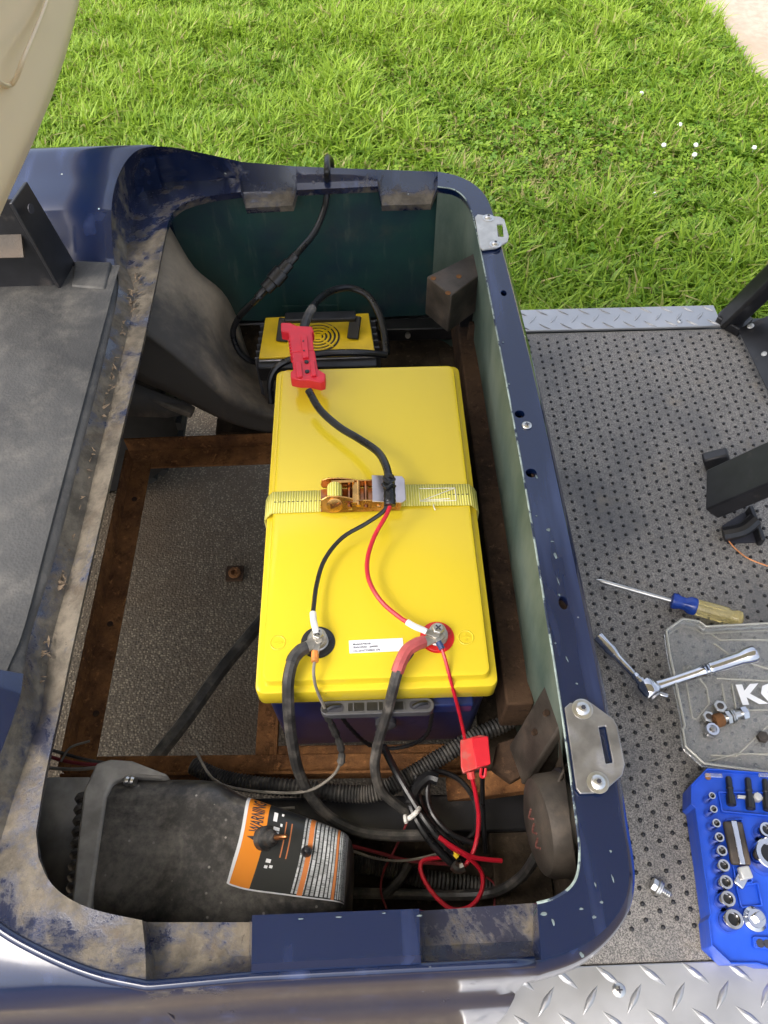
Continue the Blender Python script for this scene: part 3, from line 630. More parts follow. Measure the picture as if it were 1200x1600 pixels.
# steel corner bracket (far right)
def quadbox(pts, h, name, mat, parent, bevel=.002, label=None):
    b = MB(); b.prism(pts, h); o = recalc(b.build(name, mat, parent, bevel=bevel)); 
    if label: o['label'] = label
    return o
bz = .60
cb = quadbox([at(667,432,bz), at(705,462,bz), at(775,412,bz), at(762,385,bz)], (0, .004, -.075), 'corner_bracket', M['browned'], CART, label='brown box-section bracket in the far right corner')
for u, v in ((677,435), (717,432), (700,458)):
    c = at(u, v, bz+.0003); b = MB(); b.lathe([(.0042,0),(.0042,.0007)], c, n=12); b.build('rust_hole', M['rust'], cb)
b = MB(); b.beam(at(735,462,.54), at(728,545,.40), .02, .03, (1,0,0)); b.build('bracket_leg', M['blacksteel'], cb, bevel=.002)
b = MB(); b.lathe([(.001,-.008),(.03,-.008),(.036,0),(.03,.008),(.001,.008)], at(738,520,.44), (1,.2,.25), 20); b.build('bumper_disc', M['blacksteel'], CART, smooth=50)
b = MB(); b.beam(at(757,505,.50), at(738,610,.36), .012, .05, (1,0,0)); b.build('corner_gusset', M['darkrust'], CART, bevel=.002)
# steel strut bracket (near right)
nb = MB(); nb.beam(at(884,1080,.575), at(812,1196,.45), .052, .012, (-.45,.15,.85)); nbr = recalc(nb.build('strut_bracket', M['browned'], CART, bevel=.003)); nbr['label'] = 'bent brown steel bracket at the near right wall'
b = MB(); b.beam(at(895,1118,.55), at(832,1222,.43), .006, .03, (-.45,.15,.85)); recalc(b.build('bracket_flange', M['browned'], nbr, bevel=.002))
b = MB(); b.prism([at(779,1160,.442), at(770,1200,.435), at(800,1222,.435), at(826,1206,.445), at(812,1150,.45)], (0,.002,-.02)); recalc(b.build('bracket_shoe', M['darkrust'], nbr, bevel=.002))
for u, v, z in ((852,1115,.545), (834,1145,.512)):
    b = MB(); b.lathe([(.0035,0),(.0035,.004)], at(u, v, z), (.3,0,1), 10); b.build('spot_weld', M['darkrust'], nbr)
b = MB(); b.beam(at(700,1235,.34), at(850,1215,.38), .03, .02); b.build('bracket_foot', M['rust'], nbr, bevel=.002)
# horn
hcn = at(864,1288,.53); hx = V(-.97, -.1, .06).normalized()
b = MB(); b.lathe([(.001,.020),(.036,.0195),(.046,.016),(.050,.009),(.051,-.028),(.049,-.034),(.034,-.040),(.001,-.042)], hcn, hx, 40)
horn = b.build('horn', M['browned'], CART, smooth=40); horn['label'] = 'round dusty horn bolted to the near right wall'
b = MB(); b.lathe([(.0512,-.012),(.0535,-.014),(.0535,-.020),(.0512,-.022)], hcn, hx, 40); b.build('clamp_ring', M['blacksteel'], horn)
zz = hx; hy_ = V(0,1,0)-zz*zz.y; hy_.normalize(); hz2 = zz.cross(hy_)
b = MB()
for k, (a0, a1) in enumerate(((-.022,-.012), (-.008,.002), (.006,.016))):
    b.tube([hcn+zz*.0202+hy_*a0+hz2*-.006, hcn+zz*.0206+hy_*(a0+a1)/2+hz2*.007, hcn+zz*.0202+hy_*a1+hz2*-.005], .0012, 5, 4)
b.build('emblem', simple('faded red print', (.13, .045, .035), .8, var=.5, vs=200), horn)
for (u0, v0, z0, u1, v1, z1) in ((872,1238,.56,890,1200,.56), (885,1300,.54,904,1312,.56), (872,1345,.51,898,1372,.53)):
    b = MB(); b.beam(at(u0,v0,z0), at(u1,v1,z1), .022, .003, (1,0,.4)); b.build('horn_bracket', M['browned'], horn, bevel=.001)

# ---- floor mat, studs, tread plates
FZ = .30; MX0 = at(830,570,.655).x-.06; MY0 = at(940,1507,FZ).y; MY1 = at(970,517,FZ).y
b = MB(); b.prism([V(MX0,MY0,FZ-.02), V(1.0,MY0,FZ-.02), V(1.0,MY1,FZ-.02), V(MX0,MY1,FZ-.02)], .02)
fm = b.build('floor_mat', M['mat'], CART, smooth=0, bevel=.003); fm['label'] = 'worn black studded rubber floor mat with tan dust'
b = MB(); o_ = at(960,1000,FZ); la = at(981.7,1007.5,FZ)-o_; lb_ = at(963.8,1017,FZ)-o_
for i in range(-60, 61):
    for k in range(-80, 81):
        c = o_+la*i+lb_*k
        if MX0+.03 < c.x < .98 and MY0+.035 < c.y < MY1-.012: b.lathe([(.0029, -.001), (.0028, .0012), (.002, .0026), (.0001, .003)], c, n=8)
tag(b.build('mat_studs', M['stud'], fm, smooth=60), 'rows of small round rubber studs', kind='stuff')
def tread(y0, y1, z, x0, x1, seed, label, size):
    b = MB(); b.prism([V(x0,y0,z-.006), V(x1,y0,z-.006), V(x1,y1,z-.006), V(x0,y1,z-.006)], .006); o = b.build('tread_plate', M['alu'], CART, smooth=0, bevel=.0015); o['label'] = label
    L = size; src = None; dxx, dyy = L*1.42, L*.62
    nx = int((x1-x0)/dxx)+1; ny = int((y1-y0)/dyy)
    for iy in range(ny):
        for ix in range(nx):
            x = x0+dxx*(ix+.35+.5*(iy % 2)); yy = y0+(iy+.5)*(y1-y0)/ny; a = R(52 if iy % 2 else -40)
            if x > x1-L*.4: continue
            if src is None:
                m = MB(); n = 9; top_ = []
                secs = []
                for q in range(n):
                    s_ = -1+2*q/(n-1); wd = L*.115*max(.03, (1-abs(s_)**1.5)); hh = .0022*max(.05, 1-s_**4)
                    secs.append([V(s_*L/2, -wd, 0), V(s_*L/2, -wd*.45, hh), V(s_*L/2, wd*.45, hh), V(s_*L/2, wd, 0)])
                m.sheet(secs); src = m.build('tread_lug', M['alu'], None, smooth=50); WL[src.name] = V(0,0,0)
                src.parent = o; src.location = V(x, yy, z)-WL[o.name]; src.rotation_euler = (0,0,a)
            else: placed(src, 'tread_lug', o, V(x, yy, z), (0, 0, a))
    return o
FX1 = at(1122,500,FZ).x
tread(MY1+.001, MY1+.064, FZ+.006, MX0-.02, FX1, 1, 'bright aluminium tread plate along the far floor edge', .030)
tpn = tread(MY0-.16, MY0-.001, FZ+.003, MX0-.06, 1.0, 2, 'bright aluminium tread plate along the near floor edge', .036)
screw(967, 1547, FZ+.0032, .0075, tpn, 'screw', 'steel'); screw(1062, 502, FZ+.0062, .005, tpn, 'screw', 'steel')
# floor support under the mat
b = MB(); b.box(((MX0+1)/2, (MY0+MY1)/2, FZ-.035), (1-MX0, MY1-MY0+.1, .03)); b.build('floor_pan', M['blacksteel'], CART)
# ---- striker plates
def striker(pts, slot, scr, z, name, mat, label, r):
    P = [at(u, v, z) for u, v in pts]; sl = [at(u, v, z) for u, v in slot]
    p2 = [p.xy for p in P]+[p.xy for p in sl]; n, m = len(P), len(sl)
    vs, _, fs, _, _, _ = delaunay_2d_cdt(p2, [], [list(range(n)), list(range(n, n+m))], 0, 1e-7)
    from mathutils.geometry import intersect_point_tri_2d
    def inpoly(p, poly): return bool(inside(np.array([[p.x, p.y]]), [(q.x, q.y) for q in poly])[0])
    b = MB(); keep = [tuple(f) for f in fs if (lambda c: inpoly(c, P) and not inpoly(c, sl))(sum((vs[i] for i in f), Vector((0,0)))/3)]
    b.add([(p.x, p.y, z) for p in vs], keep); o = b.build(name, mat, CART, smooth=0, solid=.003, bevel=.0008); o['label'] = label
    recalc(o)
    for u, v in scr:
        c = at(u, v, z+.0015); q = MB(); q.lathe([(r*1.5,0),(r*1.5,.001),(r*1.2,.0014),(r,.0014),(r,.003),(r*.7,.0045),(r*.2,.005)], c, n=24); s_ = q.build('screw', M['steel'], o)
        q = MB(); q.lathe([(r*.35,0),(r*.35,.0006)], c+V(0,0,.0047), n=6); q.build('drive_recess', M['ink'], s_)
    return o
striker([(882,1106),(890,1099),(922,1098),(958,1124),(964,1135),(976,1195),(972,1212),(940,1240),(906,1241),(900,1233)], [(935,1137),(946,1135),(957,1192),(946,1194)], [(910,1108),(934,1223)], .6585, 'striker_plate', M['dullsteel'], 'large scratched metal striker plate on the near rim', .0065)
striker([(742,340),(746,336),(782,340),(788,344),(795,370),(793,378),(776,388),(754,391),(750,387)], [(776,351),(785,351),(787,371),(778,371)], [(763,341),(774,382)], .6585, 'striker_plate', M['whiteplate'], 'small pale striker plate on the far rim corner', .0058)
screw(823, 665, .6555, .006, CART)
# ---- pedals, strut
PED = MB(); PED.beam(at(1112,772,.335), at(1300,690,.50), .085, .03); ped = recalc(PED.build('brake_pedal', M['blacksteel'], CART, bevel=.003)); ped['label'] = 'black channel-steel pedal arm rising from the floor mat'
for u, v, z in ((1123,747,.357), (1135,779,.357), (1197,700,.42)):
    b = MB(); b.lathe([(.0055,0),(.0055,.002),(.003,.002),(.003,.0005)], at(u, v, z), (-.5,.1,.86), 14); b.build('rivet', M['steel'], ped)
b = MB(); b.beam(at(1100,725,.31), at(1140,715,.33), .02, .04); b.build('pivot_lug', M['blacksteel'], ped, bevel=.004)
b = MB(); b.prism([at(1128,822,FZ+.001), at(1136,850,FZ+.001), at(1190,848,FZ+.001), at(1172,795,FZ+.001)], .002); b.build('floor_slot', M['ink'], fm)
b = MB(); b.tube([at(1130,835,.31), at(1160,828,.32), at(1180,812,.33)], .012, 10, 4); b.build('pedal_shaft', M['blacksteel'], ped)
b = MB(); b.beam(at(1170,795,.31), at(1190,848,.31), .008, .02); b.build('slot_guard', M['blacksteel'], ped, bevel=.002)
kp = plate([at(1153,515,.315), at(1203,618,.315), at(1330,600,.40), at(1290,455,.40)], .006, 'kick_panel', M['blacksteel'], CART)
for u, v, z in ((1173,510,.335), (1195,553,.332)):
    b = MB(); b.lathe([(.0065,0),(.0065,.0015),(.004,.003)], at(u, v, z), (-.5,.1,.86), 14); b.build('bolt', M['whiteplate'], kp)
b = MB(); b.beam(at(1137,502,.305), at(1300,345,.62), .042, .035, (0,0,1)); st_ = b.build('roof_strut', M['blacksteel'], CART, bevel=.006)
b = MB(); b.beam(at(1128,492,.31), at(1165,512,.31), .05, .02); b.build('strut_foot', M['blacksteel'], st_, bevel=.003)
s_top = at(1300,345,.62); b = MB(); b.beam(s_top, V(1.05, 1.1, 1.85), .042, .035); b.build('strut_upper', M['blacksteel'], st_, bevel=.006)
# canopy over the cart, out of view; overhang and translucency shaped for the light
b = MB(); secs = []
for z, k in ((1.86, 0.), (1.88, -.0), (1.905, .04), (1.92, .12)):
    secs.append(rrect(.05, .48, z, 1.9-2*k, 1.44-2*k, .12-.4*k if k < .2 else .05))
b.rings(secs); b.build('canopy', M['roof'], CART, smooth=40)
for x, y in ((-.85, .12), (-.85, 1.1), (.95, .12)):
    b = MB(); b.beam(V(x, y, .3), V(x+.02, y, 1.87), .03, .03, (0,1,0)); b.build('roof_strut', M['blacksteel'], CART, bevel=.004)

# ---- motor controller with warning label
def ctrl():
    root = MB(); n = 28
    secd = [((150,1200),(118,1418),.47),((180,1205),(140,1432),.478),((230,1206),(190,1445),.484),((330,1208),(300,1462),.486),((375,1232),(352,1470),.484),((460,1262),(440,1448),.478),((530,1290),(520,1432),.472),((548,1305),(540,1422),.458)]
    secs = []
    S2 = crom([(*at(*a, z), *at(*c, z), z) for a, c, z in secd], 4)
    for s_ in S2:
        A, C, zt = Vector(s_[0:3]), Vector(s_[3:6]), s_[6]; m = (A+C)/2; hw = (A-C)/2; zb = .31; hh = (zt-zb)/2; sec = []
        for k in range(n):
            a = 2*math.pi*k/n; ca, sa = math.cos(a), math.sin(a); e = .34
            sec.append(m+hw*math.copysign(abs(ca)**e, ca)+V(0,0,-hh+hh*math.copysign(abs(sa)**e, sa)))
        secs.append(sec)
    root.rings(secs); o = root.build('motor_controller', M['blackcover'], CART, smooth=60); o['label'] = 'dusty black motor controller cover with orange warning label'
    # point on the cover: s along length (0-1), t across (angle)
    def surf(s, t, off=.0008):
        x = s*(len(S2)-1); i = min(int(x), len(S2)-2); f = x-i; q = S2[i]*(1-f)+S2[i+1]*f
        A, C, zt = Vector(q[0:3]), Vector(q[3:6]), q[6]; m = (A+C)/2; hw = (A-C)/2; hh = (zt-.31)/2
        p_ = 2/.34; x_ = max(-.995, min(.995, t)); z_ = (1-abs(x_)**p_)**(1/p_)
        return m+hw*x_*(1+off/hw.length)+V(0,0,-hh+(hh+off)*z_)
    # label patch: s .57-.95, t range
    lb = MB(); NS, NTT = 36, 40
    s0f = lambda t: .59-.035*t+.012*math.sin(math.pi*t)
    T0 = .985; T1 = lambda i_: -.30-.5*i_
    for i in range(NS+1):
        for j in range(NTT+1):
            tt = j/NTT; ss = lerp(s0f(tt), .965, i/NS); t_ = lerp(T0, T1(i/NS), tt)
            lb.uv[len(lb.v)] = (i/NS, tt); lb.v.append(surf(ss, t_, .0012))
    for i in range(NS):
        for j in range(NTT): k = i*(NTT+1)+j; lb.f.append((k, k+1, k+NTT+2, k+NTT+1))
    t = NT('printed warning label'); uvn = t.n('ShaderNodeUVMap'); uvn.uv_map = 'uv'; sx = t.n('ShaderNodeSeparateXYZ'); t.l(uvn.outputs[0], sx.inputs[0]); u, v = sx.outputs[0], sx.outputs[1]
    def band(x, a, b_): return t.math('MULTIPLY', t.math('GREATER_THAN', x, a), t.math('LESS_THAN', x, b_))
    ln = t.math('MULTIPLY', u, 30.); fl_ = t.math('FLOOR', ln); fr = t.math('FRACT', ln)
    cx = t.n('ShaderNodeCombineXYZ'); t.set(cx.inputs[0], t.math('MULTIPLY', fl_, 3.7)); t.set(cx.inputs[1], t.math('MULTIPLY', v, 170.)); nz = t.noise(1.0, 2, .5, co=cx.outputs[0])
    cx2 = t.n('ShaderNodeCombineXYZ'); t.set(cx2.inputs[0], t.math('MULTIPLY', fl_, 1.9)); t.set(cx2.inputs[1], t.math('MULTIPLY', v, 3.)); blk = t.step(t.noise(1.0, 1, .5, co=cx2.outputs[0]), .5, .53)
    ink_ = t.math('MULTIPLY', t.math('GREATER_THAN', fr, .34), t.math('GREATER_THAN', nz, .4))
    txt = t.math('MULTIPLY', ink_, band(v, .04, .97)); txt = t.math('MULTIPLY', txt, t.math('MULTIPLY', t.math('GREATER_THAN', u, .42), t.math('LESS_THAN', u, .985)))
    inv = t.math('MULTIPLY', blk, 0.)
    f1 = t.math('ABSOLUTE', t.math('SUBTRACT', t.math('MULTIPLY', inv, t.math('MULTIPLY', band(fr, .08, 1.), band(u, .56, .985))), t.math('MULTIPLY', t.math('MULTIPLY', txt, t.math('SUBTRACT', 1., t.math('MULTIPLY', blk, .3))), .9)))
    c = t.mix(f1, (.02, .022, .022), (.62, .64, .64))
    for a, b_ in ((.46, .495), (.705, .735)): c = t.mix(band(u, a, b_), c, (.62, .2, .05))
    for a, b_ in ((.285, .293), (.325, .333)): c = t.mix(t.math('MULTIPLY', band(u, a, b_), band(v, .2, .62)), c, (.5, .17, .06))
    c = t.mix(band(u, .025, .165), c, (.75, .24, .015)); c = t.mix(t.math('LESS_THAN', u, .025), c, (.7, .7, .7)); c = t.mix(t.math('GREATER_THAN', u, .985), c, (.7, .7, .7))
    c = t.mix(t.math('MAXIMUM', t.math('LESS_THAN', v, .012), t.math('GREATER_THAN', v, .985)), c, (.7, .7, .7))
    dirt_ = t.step(t.noise(40, 6, .7), .6, .85); c = t.mix(t.math('MULTIPLY', dirt_, .5), c, (.1, .09, .08))
    lm = t.fin(c, .35)
    lo = lb.build('warning_label', lm, o, smooth=180); lo['label'] = 'black and white warning label with orange band'
    def lpt(u_, v_, off): 
        tt = v_; ss = lerp(s0f(tt), .965, u_); t_ = lerp(T0, T1(u_), tt); return surf(ss, t_, off)
    vs, fs = text_mesh('WARNING', 1, offset=.02); xm = max(p.x for p in vs)
    q = MB(); q.add([lpt(.055+(.72-p.y)*.115, .42-p.x/xm*.37, .0018) for p in vs], fs); q.build('warning_text', M['ink'], lo, smooth=0)
    q = MB(); q.add([lpt(.145, .44, .0018), lpt(.145, .53, .0018), lpt(.05, .485, .0018)], [(0,1,2)]); q.build('warning_symbol', M['ink'], lo, smooth=0)
    q = MB()
    for (u0, v0, u1, v1) in ((.21,.3,.25,.34),(.21,.35,.25,.37),(.2,.13,.225,.24),(.25,.12,.265,.28),(.21,.66,.24,.7),(.24,.72,.26,.75),(.21,.73,.23,.76)):
        q.add([lpt(u0,v0,.0017), lpt(u1,v0,.0017), lpt(u1,v1,.0017), lpt(u0,v1,.0017)], [(0,1,2,3)])
    q.build('label_print', M['white'], lo, smooth=0)['kind'] = 'stuff'
    # flange plate with fins at the left end
    fo = [(150,1192),(172,1186),(205,1188),(262,1210),(255,1216),(200,1212),(175,1222),(165,1245),(140,1420),(135,1440),(108,1436),(122,1300),(130,1235)]
    b = MB(); b.prism([at(u_, v_, .482) for u_, v_ in fo][::-1], -.03); fl2 = recalc(b.build('mounting_flange', M['flange'], o, bevel=.003))
    b = MB(); b.prism([at(u_, v_, .46) for u_, v_ in ((165,1195),(260,1212),(256,1228),(170,1240))][::-1], -.02); recalc(b.build('flange_ear', M['flange'], fl2, bevel=.004))
    for k in range(10):
        p = at(131-1.6*k, 1242+17.5*k, .478); b = MB(); b.tube([p, p+V(-.006,-.001,-.003), p+V(-.010,-.002,-.02), p+V(-.010,-.002,-.1)], .0038, 7, 3); b.build('cooling_fin', M['blackcover'], fl2)
    b = MB(); c = at(196,1220,.478); b.tube([c, c+V(.012,-.002,.003)], .006, 12, 4, rfun=lambda i, n_: .8+.2*(i % 2)); b.build('bolt', M['steel'], fl2)
    # terminal stud
    c = at(413,1310,.484); ax = V(.75,-.12,.65).normalized()
    b = MB(); b.lathe([(.012,-.004),(.0125,.004),(.009,.006),(.0085,.012),(.005,.014),(.0045,.018)], c, ax, 18); sb = b.build('terminal_boot', M['dustycable'], o)
    b = MB(); b.lathe([(.0026,.012),(.0026,.034),(.0015,.0355)], c, ax, 10); b.build('terminal_stud', M['copper'], sb)
    b = MB(); c2 = at(479,1330,.48); b.lathe([(.006,-.004),(.0055,.003),(.003,.007),(.0005,.008)], c2, (.2,0,1), 10); b.build('plug_post', M['blackplastic'], o)
ctrl()

# ---- leaf litter in the rear groove
def litter():
    b = MB(); rg = [r for r in RIM if r[0] == 'left' and r[1].y > .3 and r[1].y < .97]
    cl = [(160,625,18),(155,612,10),(137,715,14),(105,840,16),(95,905,14),(215,440,10),(205,470,16),(190,520,14),(178,565,12),(172,590,12),(120,770,12),(70,1010,10),(60,1045,8)]
    for u, v, n in cl:
        for k in range(n):
            c = at(u+random.gauss(0, 5), v+random.gauss(0, 12), .644); s = random.uniform(.0012, .0036); a = random.uniform(0, 6.28); l = random.uniform(1, 3)
            x = V(math.cos(a), math.sin(a), random.uniform(-.4, .4)); y = V(-math.sin(a), math.cos(a), random.uniform(-.4, .4))
            b.add([c-x*s*l, c-y*s*.6+V(0,0,.001), c+x*s*l, c+y*s*.6+V(0,0,.001)], [(0,1,2,3)])
    tag(b.build('leaf_litter', M['leaf'], None, smooth=0), 'dry brown leaf bits lying in the groove beside the grey deck', 'leaves', kind='stuff')
litter()

# ================================================================== battery
BY0, BL, BW, LZ = .329, .502, .27, .555
BAT = thing('battery', (0, BY0+BL/2, TZ), 'big battery with glossy yellow lid and navy case in the open bay', 'battery')
cy = BY0+BL/2
def lidmesh():
    b = MB(); secs = []
    for z, ins, r in ((LZ-.043,.004,.008),(LZ-.042,.0012,.009),(LZ-.039,0,.01),(LZ-.014,0,.01),(LZ-.0115,.0008,.01),(LZ-.0105,.003,.01),(LZ-.0102,.0075,.009),(LZ-.009,.0085,.009),(LZ-.0025,.0092,.009),(LZ-.0008,.010,.009),(LZ,.0125,.009)):
        secs.append(rrect(0, cy, z, BW-2*ins, BL-2*ins, r))
    b.rings(secs); return b.build('lid', M['yellow'], BAT, smooth=35)
lid = lidmesh()
b = MB(); b.rings([rrect(0, cy, z, BW-2*i, BL-2*i, .012) for z, i in ((TZ+.003,.014),(TZ+.01,.012),(LZ-.0425,.007))]); case = b.build('case', M['navy'], BAT, smooth=35)
def handle(y, s, name='handle_rail'):
    b = MB(); b.rings([rrect(0, y, z, .128, .017, .0082) for z in (LZ-.049, LZ-.037)]); h = b.build(name, M['greyplastic'], BAT, bevel=.001)
    zt = LZ-.0369
    for x in (-.05, .048): 
        q = MB(); q.rings([rrect(x, y, z, .024, .010, .0048) for z in (zt, zt+.0005)]); sl_ = q.build('rope_slot', M['ink'], h)
        q = MB(); q.tube([V(x-.008,y-.002,zt), V(x,y+.001,zt+.002), V(x+.008,y+.002,zt)], .0026, 6, 3); q.build('rope_knot', M['blackplastic'], sl_)
    for x in (-.024, -.003, .022):
        q = MB(); q.rings([rrect(x, y, z, .018, .0095, .001) for z in (zt, zt+.0004)]); q.build('rail_recess', M['blackplastic'], h)
    for x in (-.027, .03, .001):
        q = MB(); q.box((x, y, zt+.0008), (.0016, .0095, .0012)); q.build('rail_rib', M['greyplastic'], h)
    return h
handle(BY0-.0085, -1); handle(BY0+BL+.008, 1)
# face details of the front case wall
fy = BY0+.004
b = MB(); b.box((.03, fy-.002, LZ-.055), (.16, .02, .022)); b.build('rail_ledge', M['navy'], BAT, bevel=.003)
for (u, v, r, m_) in ((589,1112,.005,'steel'), (591,1148,.004,'steel'), (603,1131,.013,'greyplastic')):
    c = aty(u, v, fy); b = MB(); b.lathe([(r,-.004),(r,.003),(r*.8,.005),(r*.2,.0055)], c, (0,-1,.05), 16); b.build('case_plug', M[m_], BAT)
ROPE = thing('rope_handle', aty(600,1150,fy-.006), 'thin black braided rope handle hanging on the battery front', 'rope')
b = MB(); b.tube([aty(522,1100,fy-.004), aty(545,1135,fy-.009), aty(580,1165,fy-.012), aty(625,1168,fy-.012), aty(665,1150,fy-.01), aty(676,1110,fy-.006), aty(678,1095,fy-.004)], .0026, 7, 12, rfun=lambda i, n: 1.15 if i % 2 else .85); b.build('rope', M['blackplastic'], ROPE)
# polarity marks, sticker
def ringmark(u, v, plus):
    c = at(u, v, LZ); b = MB(); n = 28; secs = []
    for k in range(n+1):
        a = 2*math.pi*k/n; secs.append([c+V((.0085+o)*math.cos(a), (.0085+o)*math.sin(a), h) for o, h in ((-.0009,.0001),(-.0005,.0007),(.0005,.0007),(.0009,.0001))])
    b.sheet(secs); b.box(c+V(0,0,.0004), (.010,.0018,.0009))
    if plus: b.box(c+V(0,0,.00045), (.0018,.010,.0009))
    recalc(b.build('plus_mark' if plus else 'minus_mark', M['yellow'], lid, smooth=60))
ringmark(434, 1004, False); ringmark(728, 996, True)
sq = [at(545,1001,LZ+.0003), at(629,997,LZ+.0003), at(631,1017,LZ+.0003), at(546,1021,LZ+.0003)]
b = MB(); b.prism(sq[::-1], .0003); sk = recalc(b.build('sticker', M['sticker'], lid, smooth=0)); sk['label'] = 'small white model sticker with three printed lines'
ex = (sq[1]-sq[0]); ey = (sq[0]-sq[3]); 
b = MB()
for ln, (txt_, yy) in enumerate((('Model:LKP36100', .60), ('38.4V/105AH   2040901', .35), ('LSG 2616CY200022 278', .08))):
    vs, fs = text_mesh(txt_, 1, offset=.012); L_ = (.33, .46, .49)[ln]; xm = max(p.x for p in vs)
    b.add([sq[3]+ex*(.07+p.x/xm*L_)+ey*(yy+p.y*.22)+V(0,0,.0008) for p in vs], fs)
b.build('sticker_text', M['ink'], sk, smooth=0)
def terminal(u, v, ringmat, label):
    c = at(u, v, LZ); b = MB(); b.lathe([(.0175,.0002),(.0175,.0012),(.0165,.0018)], c, n=32); b.lathe([(.0195,.0001),(.0195,.0008),(.0172,.0010)], c, n=32)
    o = b.build('terminal', ringmat, BAT); o['label'] = label
    b = MB(); b.lathe([(.012,.0015),(.012,.004),(.0105,.005),(.0105,.007),(.0115,.0072),(.0115,.009),(.0095,.0095),(.0095,.012),(.008,.0125)], c, n=24); post = b.build('terminal_post', M['lead'], o)
    h = c+V(.0005,.003,.012); b = MB(); b.lathe([(.0088,0),(.0088,.0012),(.0070,.0014),(.0070,.0058),(.0062,.0068),(.0015,.0072)], h, n=6); 
    b.lathe([(.0092,-.001),(.0092,.0008)], h, n=20); bo = b.build('bolt', M['steel'], o, bevel=.0004)
    b = MB(); b.box(h+V(0,0,.0071), (.0075,.0016,.001), Matrix.Rotation(.7,3,'Z')); b.box(h+V(0,0,.0072), (.0016,.0075,.001), Matrix.Rotation(.7,3,'Z')); b.build('drive_recess', M['ink'], bo)
    return c
tn = terminal(497, 1004, simple('black terminal ring', (.015,.015,.017), .3), 'black ringed negative terminal')
tp = terminal(683, 996, simple('red terminal ring', (.6,.012,.012), .3), 'red ringed positive terminal')

# ================================================================== cables
def cable(name, pts, r, mat, label, cat='cable', group=None, n=9, sub=7, extra=None, rfun=None):
    P = [at(*p) if len(p) == 3 else Vector(p[:3]) for p in pts]
    if extra is None:
        b = MB(); b.tube(P, r, n, sub, rfun); return tag(b.build(name, mat), label, cat, group)
    T = thing(name, P[0], label, cat, group); b = MB(); b.tube(P, r, n, sub, rfun); b.build('jacket', mat, T); extra(T); return T
def seg(T, name, pts, r, mat, n=9, sub=5, rfun=None):
    b = MB(); b.tube([at(*p) for p in pts], r, n, sub, rfun); return b.build(name, M[mat], T)
def lug(T, a, b_, wd, name='ring_lug', mat='lead'):
    m = MB(); m.beam(at(*a), at(*b_), wd, .0022); m.lathe([(wd*.62,-.0011),(wd*.62,.0011)], at(*b_), n=16); return m.build(name, M[mat], T, bevel=.0004)
# thick battery cables
cable('battery_cable', [(462,1024,.571),(454,1045,.568),(450,1080,.555),(455,1150,.49),(470,1215,.42),(505,1268,.385),(555,1297,.372),(610,1305,.37),(665,1305,.368)], .0068, M['dustycable'], 'thick dusty black cable curving down from the black terminal', 'cable',
      extra=lambda T: (seg(T, 'heat_shrink', [(480,1012,.570),(470,1016,.571),(460,1027,.571),(456,1036,.57)], .0074, 'dustycable'), lug(T, (474,1014,.569), (497,1000,.568), .013)))
cable('battery_cable', [(640,1018,.572),(626,1038,.57),(618,1062,.561),(606,1110,.52),(590,1165,.46),(586,1205,.43),(600,1240,.40),(645,1276,.37)], .0062, M['dustycable'], 'thick black cable with faded red sleeve from the red terminal', 'cable',
      extra=lambda T: (seg(T, 'heat_shrink', [(662,1003,.571),(650,1007,.574),(636,1017,.574),(626,1036,.571),(621,1050,.566)], .0074, 'redshrink'), lug(T, (662,1004,.569), (683,994,.568), .012)))
cable('ground_wire', [(492,1030,.569),(490,1050,.567),(494,1075,.552),(508,1108,.52),(520,1135,.49),(531,1160,.46),(533,1185,.44),(520,1212,.42),(480,1236,.41),(420,1238,.415),(360,1230,.41),(330,1214,.41),(305,1172,.40)], .0018, M['greywire'], 'thin grey wire with tape wrap looping behind the controller', 'wire', n=7,
      extra=lambda T: (seg(T, 'tape_wrap', [(506,1105,.522),(516,1128,.497),(527,1152,.468),(534,1175,.448),(532,1195,.433)], .0046, 'dustycable', 8, 4, lambda i, n_: (.6, 1, .9, 1.1)[i % 4]), seg(T, 'crimp', [(492,1018,.57),(492,1034,.57)], .0042, 'orange', 8, 3), lug(T, (493,1022,.570), (497,1003,.5695), .007)))
# charge lead on the lid
LEAD = cable('charge_lead', [(482,610,.585),(500,640,.578),(530,667,.576),(563,687,.582),(590,706,.592),(603,728,.600),(608,752,.602),(609,780,.600)], .0052, M['cable'], 'black twin charge lead lying over the yellow lid, split into black and red', 'cable', n=10, extra=lambda T: (
    seg(T, 'tape_joint', [(607,745,.602),(608,760,.603),(609,780,.601),(609,790,.599)], .0075, 'cable', 10, 4, lambda i, n_: (.95, 1.05)[i % 2]),
    seg(T, 'zip_tie', [(600,748,.609),(607,755,.612),(616,749,.609),(608,744,.610)], .0022, 'blackplastic', 6, 3),
    seg(T, 'zip_tie', [(598,756,.608),(604,762,.612),(612,757,.613),(617,760,.607)], .0022, 'blackplastic', 6, 3),
    seg(T, 'black_core', [(606,786,.598),(598,800,.592),(572,818,.583),(535,840,.575),(508,873,.571),(495,912,.57),(489,958,.571)], .0027, 'cable', 8),
    seg(T, 'red_core', [(611,786,.598),(603,806,.592),(585,838,.583),(574,875,.577),(577,908,.575),(596,940,.574),(625,965,.573),(640,974,.573)], .0027, 'redwire', 8),
    seg(T, 'white_sleeve', [(489,957,.571),(490,970,.572),(493,983,.573),(494,990,.572)], .0038, 'whiteshrink', 8),
    seg(T, 'white_sleeve', [(636,972,.573),(648,979,.574),(660,984,.573),(666,987,.572)], .0038, 'whiteshrink', 8),
    lug(T, (494,986,.5715), (498,1000,.5705), .007), lug(T, (664,986,.5715), (681,992,.5705), .007)))
